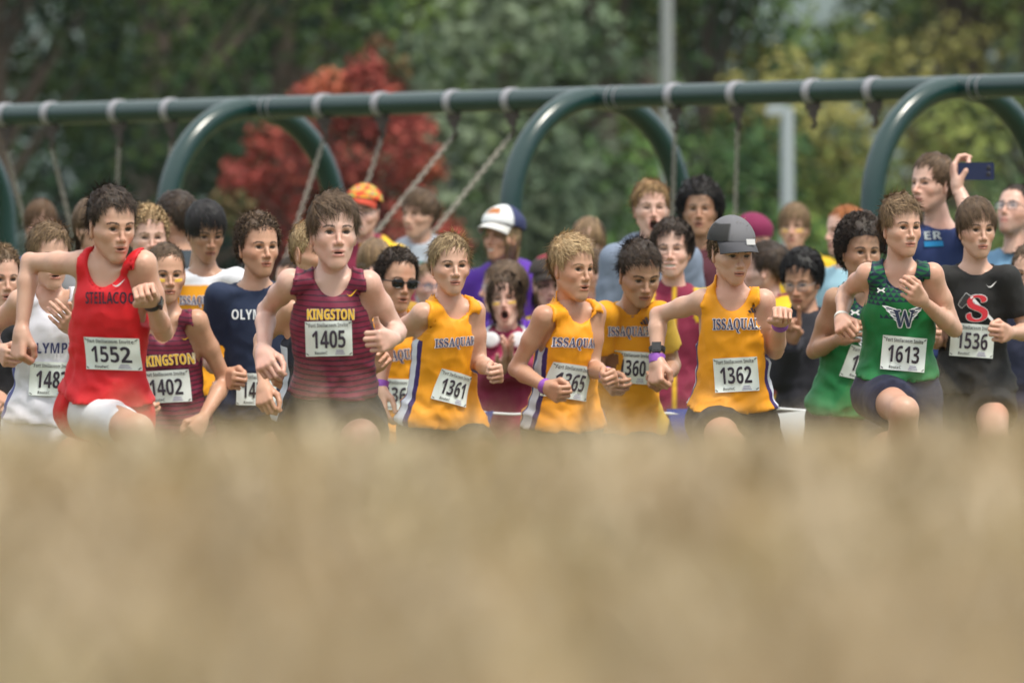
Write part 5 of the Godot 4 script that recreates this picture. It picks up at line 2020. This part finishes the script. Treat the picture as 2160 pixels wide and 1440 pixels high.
	person({"label": "blond runner in gold singlet 1365 with a fist in front of the bib", "group": RUN, "d": 52.6, "h": [1208, 565], "yaw": 36, "pitch": -4, "hs": 1.0, "size": 0.98, "skin": WARM, "hair": style("swept", "blond", {"top": 0.022}), "face": "open",
		"nb": [1203, 645, -0.04], "pel": 1184, "lean": 0.12, "sa": [1140, 668, 0.08], "sb": [1262, 660, -0.08], "ea": [1088, 778, -0.02], "wa": [1156, 818, 0.16], "eb": [1250, 776, -0.08], "wb": [1284, 792, 0.12],
		"ha": ["fist", [0.1, 0.9, 0.4]], "hb": ["fist", [-0.2, 0.9, 0.4]], "up": "a", "drop": 0.5, "hem": 0.14,
		"top": gold_top(), "bottom": black, "prints": issaquah([1220, 726], 84, -2, [1245, 690]), "bib": {"at": [1202, 805], "size": [76, 72], "number": "1365", "rot": -8},
		"bands": [{"arm": "a", "col": purple, "back": 0.012}, {"arm": "b", "col": purple, "back": 0.012}]})
	person({"label": "dark haired runner in gold singlet 1360 leaning forward", "group": RUN, "d": 53.9, "h": [1350, 579], "yaw": 18, "pitch": -20, "hs": 1.04, "size": 1.0, "skin": TAN, "hair": style("quiff", "dark", {"comb": Vector3(0.4, 0.4, 0.3), "lift": 0.35}), "face": "calm", "brows": 0.95,
		"nb": [1334, 648, -0.12], "pel": 1312, "lean": 0.20, "sa": [1268, 662, 0.0], "sb": [1400, 662, 0.0], "ea": [1258, 778, -0.12], "wa": [1285, 806, 0.08], "eb": [1420, 770, -0.12], "wb": [1400, 800, 0.1], "up": "b", "drop": 0.5, "hem": 0.14,
		"top": {"kind": "tee", "off": 0.011, "design": func(x, t, _z, _out): return Color(0.70, 0.30, 0.004) if absf(x) < 0.130 else Color(0.56, 0.36, 0.05)}, "bottom": black,
		"prints": issaquah([1326, 702], 86, 0, [1360, 676]), "bib": {"at": [1334, 775], "size": [80, 68], "number": "1360", "rot": -4}})
	person({"label": "runner in gold singlet 1362 and a grey cap, elbow thrown out", "group": RUN, "d": 51.0, "h": [1545, 531], "yaw": 22, "pitch": -12, "hs": 1.0, "skin": FAIR, "hair": style("curly", "light", {"line": 0.0, "thick": 0.008, "top": 0.004, "len": 0.045, "sides": 1.2, "grav": 0.25}), "face": "calm",
		"nb": [1548, 616, -0.04], "pel": 1546, "lean": 0.12, "byaw": 6, "sa": [1474, 634, -0.03], "sb": [1620, 634, 0.0], "ea": [1388, 664, -0.17], "wa": [1386, 762, -0.10], "eb": [1636, 740, -0.08], "wb": [1647, 678, 0.10],
		"ha": ["fist", [0.6, 0.1, 0.7]], "hb": ["fist", [-0.6, 0.3, 0.5]], "up": "a", "kx": 0.25, "drop": 0.06, "hem": 0.22,
		"hat": {"kind": "cap", "line": 12.0, "thick": 0.013, "high": 0.006, "design": func(az, el): return Color(0.026, 0.026, 0.026) if az < -28.0 and az > -120.0 and el < 52.0 else Color(0.135, 0.135, 0.148), "visor": Color(0.060, 0.060, 0.068), "reach": 0.078, "badge": [[0.02, 0.062, 0.118], [0.034, 0.022, 0.004], -0.5, Color(0.5, 0.5, 0.5)]},
		"top": gold_top(), "bottom": {"kind": "shorts", "col": Color(0.016, 0.016, 0.018), "cut": 0.50}, "prints": issaquah([1555, 687], 102, 1, [1588, 651]), "bib": {"at": [1553, 790], "size": [92, 72], "number": "1362", "rot": 3},
		"bands": [{"arm": "a", "name": "watch", "back": 0.045, "w": 0.020, "col": Color(0.014, 0.014, 0.015), "dial": [-0.1, 0.1, 1.0], "face_col": Color(0.03, 0.03, 0.03)}, {"arm": "a", "col": purple, "back": 0.008, "w": 0.032}, {"arm": "b", "col": purple, "back": 0.014}]})
	person({"label": "runner in green singlet with a big dark afro, behind runner 1613", "group": RUN, "d": 54.0, "h": [1818, 530], "yaw": 16, "pitch": -3, "hs": 1.0, "skin": TAN, "hair": style("afro", "dark", {"col2": Color(0.055, 0.033, 0.021)}), "face": "calm",
		"nb": [1816, 612, -0.04], "pel": 1790, "lean": 0.12, "sa": [1754, 630, 0.06], "sb": [1882, 628, -0.04], "ea": [1718, 740, -0.05], "wa": [1776, 712, 0.16], "eb": [1890, 750, -0.1], "ha": ["loose", [0.1, 0.9, 0.3]], "up": "b", "drop": 0.5, "hem": 0.12,
		"top": {"kind": "singlet", "tex": "green", "off": 0.015, "flare": 0.034, "trim": Color(0.010, 0.018, 0.05)}, "bottom": black,
		"prints": [{"mark": "arcs", "off": 0.009, "at": [1802, 659], "size": [17, 14], "col": Color(0.8, 0.8, 0.8)}, {"mark": "wings", "at": [1832, 712], "size": [80, 40], "col": Color(0.75, 0.78, 0.82)}, {"mark": "feathers", "at": [1832, 712], "size": [77, 37], "col": Color(0.012, 0.02, 0.06), "off": 0.0076}], "bib": {"at": [1826, 770], "size": [84, 68], "number": "1617", "rot": -14}})
	person({"label": "runner in green winged W singlet 1613, hand at his chest", "group": RUN, "d": 51.3, "h": [1903, 480], "yaw": 22, "pitch": 0, "hs": 0.98, "skin": FAIR, "hair": style("swept", "light", {"comb": Vector3(0.6, 0.3, 0.5), "len": 0.06}), "face": "calm",
		"nb": [1899, 562, -0.04], "pel": 1894, "lean": 0.13, "byaw": 6, "sa": [1822, 578, 0.0], "sb": [1976, 578, 0.0], "ea": [1784, 616, -0.24], "wa": [1776, 674, -0.06], "eb": [2014, 694, -0.10], "wb": [1944, 632, 0.13],
		"ha": ["fist", [0.6, 0.2, 0.7], [0.2, 0, 0.2]], "hb": ["loose", [0.3, 0.9, 0.3]], "up": "a", "kx": 0.22, "drop": 0.02, "hem": 0.24, "scoop": 0.9,
		"top": {"kind": "singlet", "tex": "green", "off": 0.015, "flare": 0.03, "trim": Color(0.010, 0.018, 0.05)}, "bottom": {"kind": "shorts", "col": Color(0.020, 0.024, 0.055), "cut": 0.55},
		"prints": [{"mark": "arcs", "off": 0.009, "at": [1859, 612], "size": [17, 13], "col": Color(0.8, 0.8, 0.8)}, {"mark": "wings", "at": [1907, 662], "size": [92, 36], "col": Color(0.75, 0.78, 0.82), "off": 0.0066}, {"mark": "feathers", "at": [1907, 662], "size": [88, 33], "col": Color(0.012, 0.02, 0.06), "off": 0.0074}, {"text": "W", "font": "serif", "at": [1908, 672], "size": [46, 36], "col": Color(0.012, 0.02, 0.06), "edge": Color(0.78, 0.80, 0.84), "rim": 0.004, "off": 0.0095}],
		"bib": {"at": [1907, 746], "size": [94, 72], "number": "1613", "rot": -5},
		"bands": [{"arm": "a", "name": "bracelet", "col": Color(0.62, 0.60, 0.55), "back": 0.010, "w": 0.014}]})
	person({"label": "runner in black tee with a red S, bib 1536, at the right", "group": RUN, "d": 53.3, "h": [2062, 483], "yaw": 15, "pitch": -3, "hs": 0.98, "skin": FAIR, "hair": style("mop", "brown", {"comb": Vector3(0.4, 0.1, 0.2), "fringe": 0.75}), "face": "calm",
		"nb": [2058, 566, -0.04], "pel": 2052, "lean": 0.12, "byaw": 6, "sa": [1986, 588, 0.0], "sb": [2134, 586, 0.0], "ea": [1976, 720, -0.12], "wa": [1962, 706, 0.12], "eb": [2168, 700, -0.06], "wb": [2126, 702, 0.16],
		"ha": ["fist", [0.2, 0.9, 0.3]], "hb": ["fist", [0.0, 1.0, 0.3]], "up": "b", "drop": 0.35, "hem": 0.12,
		"top": {"kind": "tee", "col": Color(0.012, 0.012, 0.014), "off": 0.014, "flare": 0.03, "ruck": 0.0075}, "bottom": black,
		"prints": [{"mark": "swoosh", "at": [2093, 600], "size": [24, 11], "rot": 12, "col": Color(0.8, 0.8, 0.8)}, {"mark": "axe_head", "at": [2056, 646], "size": [66, 56], "col": Color(0.02, 0.02, 0.022), "edge": Color(0.72, 0.72, 0.72), "rim": 0.0022, "off": 0.0066}, {"text": "S", "font": "serif", "at": [2062, 650], "size": [46, 56], "col": Color(0.52, 0.02, 0.035), "edge": Color(0.72, 0.72, 0.72), "rim": 0.003, "off": 0.0076}, {"mark": "axe", "at": [2064, 650], "size": [66, 56], "col": Color(0.72, 0.72, 0.72), "off": 0.0095}],
		"bib": {"at": [2052, 718], "size": [92, 70], "number": "1536", "rot": -4}})
	person({"label": "curly haired runner cut off by the left edge of the picture", "group": RUN, "d": 54.6, "h": [2, 588], "yaw": 18, "pitch": -2, "hs": 1.0, "skin": FAIR, "hair": style("curly", "light"), "face": "open",
		"nb": [-4, 668, -0.04], "pel": -6, "lean": 0.1, "sa": [-74, 684, 0.0], "sb": [44, 700, 0.0], "ea": [-90, 800, -0.1], "eb": [14, 792, -0.2], "wb": [2, 830, -0.02], "hb": ["relaxed", [-0.6, 0.2, 0.7]], "up": "a", "drop": 0.5, "hem": 0.1,
		"top": {"kind": "tee", "col": Color(0.014, 0.014, 0.016), "off": 0.012}, "bottom": {"kind": "shorts", "col": Color(0.014, 0.014, 0.018)}, "bands": [{"arm": "b", "col": Color(0.75, 0.75, 0.76), "back": 0.014}]})
	person({"label": "brown haired runner cut off by the right edge of the picture", "group": RUN, "d": 56.2, "h": [2172, 578], "yaw": -10, "pitch": -2, "hs": 1.0, "skin": FAIR, "hair": style("short", "brown"), "face": "calm", "nb": [2174, 662, -0.04], "up": "b", "drop": 0.5, "hem": 0.1, "top": {"kind": "tee", "col": Color(0.016, 0.020, 0.05)}, "bottom": black})

func make_spectators() -> void:
	var maroon := {"kind": "jacket", "design": maroon_gold, "off": 0.024, "flare": 0.01, "ruck": 0.009}
	var maroon_hood := maroon.duplicate()
	maroon_hood.hood = true
	var dark := {"kind": "jacket", "col": Color(0.016, 0.018, 0.024), "off": 0.024, "ruck": 0.009}
	var S := func(more: Dictionary) -> void:
		var p := {"group": SEE, "fine": false, "face": "calm", "skin": FAIR, "hem": 0.02, "pitch": 0.0}
		p.merge(more, true)
		if p.has("hair"):
			p.hair.n = int(p.hair.get("n", 1500) * 0.6)
			p.hair.w = p.hair.w * 1.35
		person(p)
	S.call({"label": "boy with brown bangs in a blue jacket at the far left", "d": 66.0, "h": [86, 476], "yaw": 8, "skin": PALE, "hair": style("mop", "brown", {"col2": Color(0.17, 0.085, 0.035), "comb": Vector3(-0.3, 0, 0)}), "top": {"kind": "jacket", "col": Color(0.004, 0.10, 0.36), "off": 0.022}})
	S.call({"label": "long haired youth directly behind the red runner's head", "d": 58.4, "h": [196, 478], "yaw": 25, "hair": style("long", "brown", {"len": 0.12, "grav": 0.25}), "top": {"kind": "tee", "col": Color(0.25, 0.25, 0.27), "off": 0.014}})
	S.call({"label": "blond curly boy between the red runner and the black haired runner", "d": 57.2, "h": [313, 500], "yaw": 10, "pitch": -3, "skin": PALE, "hair": style("curly", "blond", {"top": 0.022, "len": 0.065}), "top": {"kind": "tee", "col": Color(0.03, 0.035, 0.05), "off": 0.014}})
	S.call({"label": "man with dark hair turned away, grey collar", "d": 58.6, "h": [366, 463], "yaw": -128, "byaw": -120, "skin": WARM, "hair": style("short", "dark", {"thick": 0.012}), "top": {"kind": "jacket", "col": Color(0.030, 0.040, 0.052), "off": 0.022}})
	S.call({"label": "dark haired person low between the navy runner and runner 1405", "d": 60.5, "h": [622, 596], "yaw": -60, "byaw": -60, "hair": style("short", "dark"), "top": dark})
	S.call({"label": "smiling man in a many-coloured cap and maroon team jacket", "d": 66.0, "h": [766, 448], "yaw": -12, "face": "smile", "skin": PALE, "brow": Color(0.04, 0.02, 0.01), "hair": style("short", "dark", {"top": 0.003, "thick": 0.005}), "top": maroon_hood,
		"hat": {"kind": "cap", "line": 18.0, "thick": 0.014, "high": 0.012, "design": func(az, el): return [Color(0.62, 0.05, 0.02), Color(0.70, 0.30, 0.02), Color(0.04, 0.30, 0.10), Color(0.60, 0.42, 0.03), Color(0.42, 0.03, 0.20)][int(absf(sin(az * 0.07 + el * 0.05) * 2.0 + sin(el * 0.16 - az * 0.03) * 2.4)) % 5], "visor": Color(0.42, 0.05, 0.02), "reach": 0.055}})
	S.call({"label": "woman with light hair and glasses right of runner 1405's face", "d": 60.4, "h": [789, 562], "yaw": -8, "skin": PALE, "hair": style("long", "light"), "glasses": {"col": Color(0.10, 0.08, 0.07)}, "top": {"kind": "jacket", "col": Color(0.36, 0.20, 0.02), "off": 0.02}})
	S.call({"label": "boy in a light grey hooded sweatshirt looking to the left", "d": 68.0, "h": [884, 452], "yaw": -36, "byaw": -8, "skin": FAIR, "hair": style("mop", "brown", {"comb": Vector3(-0.35, 0.1, 0.3)}), "top": {"kind": "hoodie", "col": Color(0.36, 0.40, 0.46), "off": 0.026, "hood": true, "ruck": 0.010},
		"prints": [{"mark": "band", "at": [896, 553], "size": [26, 4], "col": Color(0.03, 0.22, 0.14)}, {"text": "E", "font": "bold", "at": [892, 578], "size": [11, 16], "col": Color(0.03, 0.22, 0.14)}]})
	S.call({"label": "pale face with glasses just left of runner 1361's neck", "d": 66.6, "h": [904, 604], "yaw": 20, "skin": PALE, "hs": 0.92, "hair": style("short", "light"), "glasses": {"col": Color(0.05, 0.10, 0.22)}, "top": {"kind": "jacket", "col": Color(0.30, 0.33, 0.38)}})
	S.call({"label": "laughing woman in a white and navy cap and purple hoodie", "d": 64.6, "h": [1058, 500], "yaw": -36, "byaw": -25, "pitch": 4, "face": "smile", "skin": WARM, "hair": style("long", "blond", {"col": Color(0.16, 0.095, 0.04), "len": 0.16, "top": 0.004}), "top": {"kind": "hoodie", "col": Color(0.085, 0.020, 0.30), "off": 0.026, "hood": true, "ruck": 0.010},
		"hat": {"kind": "cap", "line": 14.0, "thick": 0.017, "high": 0.022, "design": func(az, el): return (Color(0.40, 0.15, 0.05) if absf(az) < 24.0 and absf(el - 44.0) < 12.0 else Color(0.66, 0.69, 0.70)) if absf(az) < 62.0 else Color(0.025, 0.035, 0.10), "visor": Color(0.62, 0.62, 0.60), "reach": 0.070}})
	S.call({"label": "girl in profile with glasses and tied back hair, facing left", "d": 63.6, "h": [1060, 606], "yaw": -78, "byaw": -60, "skin": PALE, "hair": style("long", "brown", {"len": 0.10, "comb": Vector3(0, 0.2, -0.9), "lift": 0.05}), "glasses": {"col": Color(0.5, 0.45, 0.40)}, "top": {"kind": "jacket", "col": Color(0.10, 0.022, 0.33), "off": 0.022}})
	S.call({"label": "shouting girl in a maroon jacket with white headphones round her neck", "d": 61.2, "h": [1066, 632], "yaw": -6, "roll": 5, "pitch": 3, "hs": 0.97, "face": "shout", "skin": PALE, "paint": true, "hair": style("long", "brown", {"len": 0.17, "curl": 0.5, "thick": 0.018, "fringe": 0.45, "grav": 0.3}), "headphones": true, "top": {"kind": "jacket", "col": Color(0.26, 0.016, 0.065), "off": 0.024, "ruck": 0.010}, "ea": [1030, 800, -0.05], "wa": [1062, 770, 0.20], "eb": [1120, 790, -0.05], "wb": [1082, 768, 0.20], "ha": ["flat", [0.0, 0.5, 1.0], [0, 0.8, 0]], "hb": ["flat", [0.0, 0.5, 1.0], [0, 0.8, 0]]})
	S.call({"label": "girl in a dark cap left of the blond runner's face", "d": 64.0, "h": [1158, 600], "yaw": 8, "pitch": -6, "skin": PALE, "blush": 0.7, "hair": style("long", "brown", {"len": 0.15, "top": 0.004}), "top": maroon, "hat": {"kind": "cap", "line": 16.0, "thick": 0.015, "high": 0.012, "design": func(_az, el): return Color(0.20, 0.012, 0.03) if el > 60.0 else Color(0.035, 0.026, 0.02), "visor": Color(0.030, 0.022, 0.018), "reach": 0.05}})
	S.call({"label": "woman with a dark headband and long light hair above the blond runner", "d": 65.4, "h": [1238, 512], "yaw": -22, "byaw": 10, "pitch": 6, "skin": PALE, "headband": true, "hair": style("long", "light", {"len": 0.19, "comb": Vector3(0, 0.3, -0.9), "line": 6.0, "lift": 0.04}), "top": maroon})
	S.call({"label": "brown haired child in a maroon and gold jacket facing right", "d": 61.6, "h": [1262, 578], "yaw": 70, "byaw": 40, "hs": 0.92, "size": 0.86, "hair": style("short", "brown"), "top": maroon})
	S.call({"label": "blond young man shouting with his mouth wide open", "d": 60.2, "h": [1374, 440], "yaw": 6, "pitch": 2, "face": "shout", "skin": PALE, "hair": style("swept", "blond", {"col": Color(0.22, 0.12, 0.045), "col2": Color(0.48, 0.31, 0.14), "comb": Vector3(-0.6, 0.2, 0.2)}), "top": {"kind": "hoodie", "col": Color(0.18, 0.22, 0.30), "off": 0.022, "hood": true}})
	S.call({"label": "smiling young man with shaggy dark hair in a maroon and gold jacket", "d": 57.8, "h": [1418, 527], "yaw": -6, "pitch": 2, "face": "smile", "skin": PALE, "blush": 0.7, "hair": style("mop", "dark", {"curl": 0.5, "thick": 0.020, "top": 0.026, "fringe": 0.8, "len": 0.075}), "top": maroon, "nb": [1424, 616, -0.05], "sa": [1350, 645], "sb": [1500, 645]})
	S.call({"label": "tall youth with a round dark afro in a maroon tee", "d": 62.4, "h": [1477, 444], "yaw": -4, "pitch": 4, "face": "open", "skin": TAN, "hair": style("afro", "black", {"len": 0.06, "thick": 0.048, "top": 0.046, "col2": Color(0.03, 0.02, 0.016)}), "top": {"kind": "tee", "col": Color(0.085, 0.016, 0.030), "off": 0.014}})
	S.call({"label": "person in a maroon beanie behind the grey cap", "d": 67.0, "h": [1592, 512], "yaw": 40, "byaw": 30, "skin": FAIR, "hair": style("short", "dark", {"top": 0.002}), "top": maroon, "hat": {"kind": "beanie", "line": -2.0, "thick": 0.014, "high": 0.020, "design": func(_az, _el): return Color(0.17, 0.010, 0.055)}})
	S.call({"label": "dark haired boy with an earbud looking away to the left", "d": 60.8, "h": [1612, 570], "yaw": -98, "byaw": -70, "skin": PALE, "hair": style("short", "dark", {"thick": 0.014, "top": 0.02, "len": 0.045}), "top": maroon_hood})
	S.call({"label": "boy with gold face paint and a blunt fringe in a maroon team jacket", "d": 70.0, "h": [1676, 480], "yaw": -10, "pitch": 3, "skin": FAIR, "paint": true, "hair": style("mop", "light", {"fringe": 0.95}), "top": maroon_hood})
	S.call({"label": "black haired boy in glasses and a dark jacket raising one finger", "d": 59.2, "h": [1692, 592], "yaw": -20, "pitch": -16, "skin": WARM, "hair": style("mop", "black", {"curl": 0.6, "thick": 0.022, "top": 0.030, "len": 0.065, "fringe": 0.9}), "glasses": {"col": Color(0.25, 0.25, 0.26), "r": 0.001}, "top": dark, "nb": [1706, 668, -0.04], "ea": [1650, 790, 0.0], "wa": [1672, 712, 0.14], "ha": ["point", [0.9, 0.0, 0.3], [-0.2, 0.6, 0.1]]})
	S.call({"label": "red haired boy in a pale blue shirt turned to the left", "d": 65.2, "h": [1782, 488], "yaw": -58, "byaw": -30, "skin": PALE, "blush": 0.8, "hair": style("short", "red", {"comb": Vector3(-0.2, 0.1, 0.5), "thick": 0.010}), "top": {"kind": "tee", "col": Color(0.34, 0.56, 0.66), "off": 0.016, "ruck": 0.010}})
	S.call({"label": "tall man in a navy tee filming with a raised phone", "d": 58.0, "h": [1966, 388], "yaw": -42, "byaw": -16, "hs": 1.04, "size": 1.06, "pitch": 2, "skin": PALE, "blush": 0.8, "hair": style("mop", "brown", {"fringe": 0.55, "len": 0.06}), "top": {"kind": "tee", "col": Color(0.012, 0.028, 0.11), "off": 0.016}, "nb": [1984, 478, -0.04], "sa": [1898, 514, 0.03], "sb": [2062, 508, -0.04], "eb": [2052, 470, 0.22], "wb": [2020, 392, 0.16], "hb": ["hold", [0.1, 0.5, 0.9], [0.2, 0.0, 0.0]], "phone": [2060, 361, 57.82], "girth": 1.08, "limb": 1.1,
		"prints": [{"text": "ER", "font": "bold", "at": [1968, 496], "size": [34, 17], "rot": 2, "col": Color(0.6, 0.66, 0.70)}, {"mark": "band", "at": [1970, 514], "size": [38, 11], "rot": 2, "col": Color(0.02, 0.28, 0.62)}]})
	S.call({"label": "man in glasses and pale blue tee gazing upwards at the right edge", "d": 62.0, "h": [2142, 446], "yaw": -30, "byaw": -14, "pitch": 20, "hs": 1.04, "size": 1.05, "skin": PALE, "blush": 0.8, "beard": 0.35, "girth": 1.25, "hair": style("short", "dark", {"len": 0.022}), "glasses": {"col": Color(0.06, 0.06, 0.07)}, "top": {"kind": "tee", "col": Color(0.13, 0.26, 0.40), "off": 0.016}})
	S.call({"label": "dark haired person turned away between runners 1613 and 1536", "d": 59.6, "h": [1950, 512], "yaw": 130, "byaw": 120, "skin": BROWN, "hair": style("short", "dark", {"thick": 0.012}), "top": {"kind": "tee", "col": Color(0.05, 0.02, 0.02)}})

func _ready() -> void:
	set_view()
	grain.seed = 3
	grain.frequency = 0.01
	grain.fractal_octaves = 3
	folds.seed = 9
	folds.frequency = 1.0
	folds.fractal_octaves = 2
	mat("skin", Color.WHITE, 0.44, true)
	mat("hair", Color.WHITE, 0.6, true)
	mat("hat_cloth", Color.WHITE, 0.85, true)
	mat("cloth", Color.WHITE, 0.85, true)
	mat("cloth_shiny", Color.WHITE, 0.60, true)
	mat("band", Color.WHITE, 0.5, true)
	mat("gloss", Color.WHITE, 0.15, true)
	mat("print", Color.WHITE, 0.75, true)
	mat("leaf", Color.WHITE, 0.75, true).metallic_specular = 0.25
	mat("green_paint", Color(0.03, 0.19, 0.18), 0.22).metallic_specular = 0.6
	mat("galvanised", Color(0.58, 0.58, 0.60), 0.45, false, 0.3)
	mat("dark_steel", Color(0.30, 0.27, 0.25), 0.5, false, 0.7)
	mat("chain_steel", Color(0.60, 0.58, 0.54), 0.5, false, 0.2)
	mat("rubber", Color(0.06, 0.06, 0.06), 0.7)
	mat("pole_grey", Color(0.52, 0.54, 0.54), 0.6)
	mat("pole_light", Color(0.60, 0.64, 0.66), 0.6)
	mat("white_plastic", Color(0.86, 0.87, 0.88), 0.4)
	mat("blue_plastic", Color(0.12, 0.26, 0.62), 0.4)
	make_patterns()
	make_ear()
	make_shoe()
	make_ground()
	make_trees()
	make_swings()
	make_poles()
	make_pennants()
	make_runners()
	make_spectators()
	print("done ", Time.get_ticks_msec(), " ms")
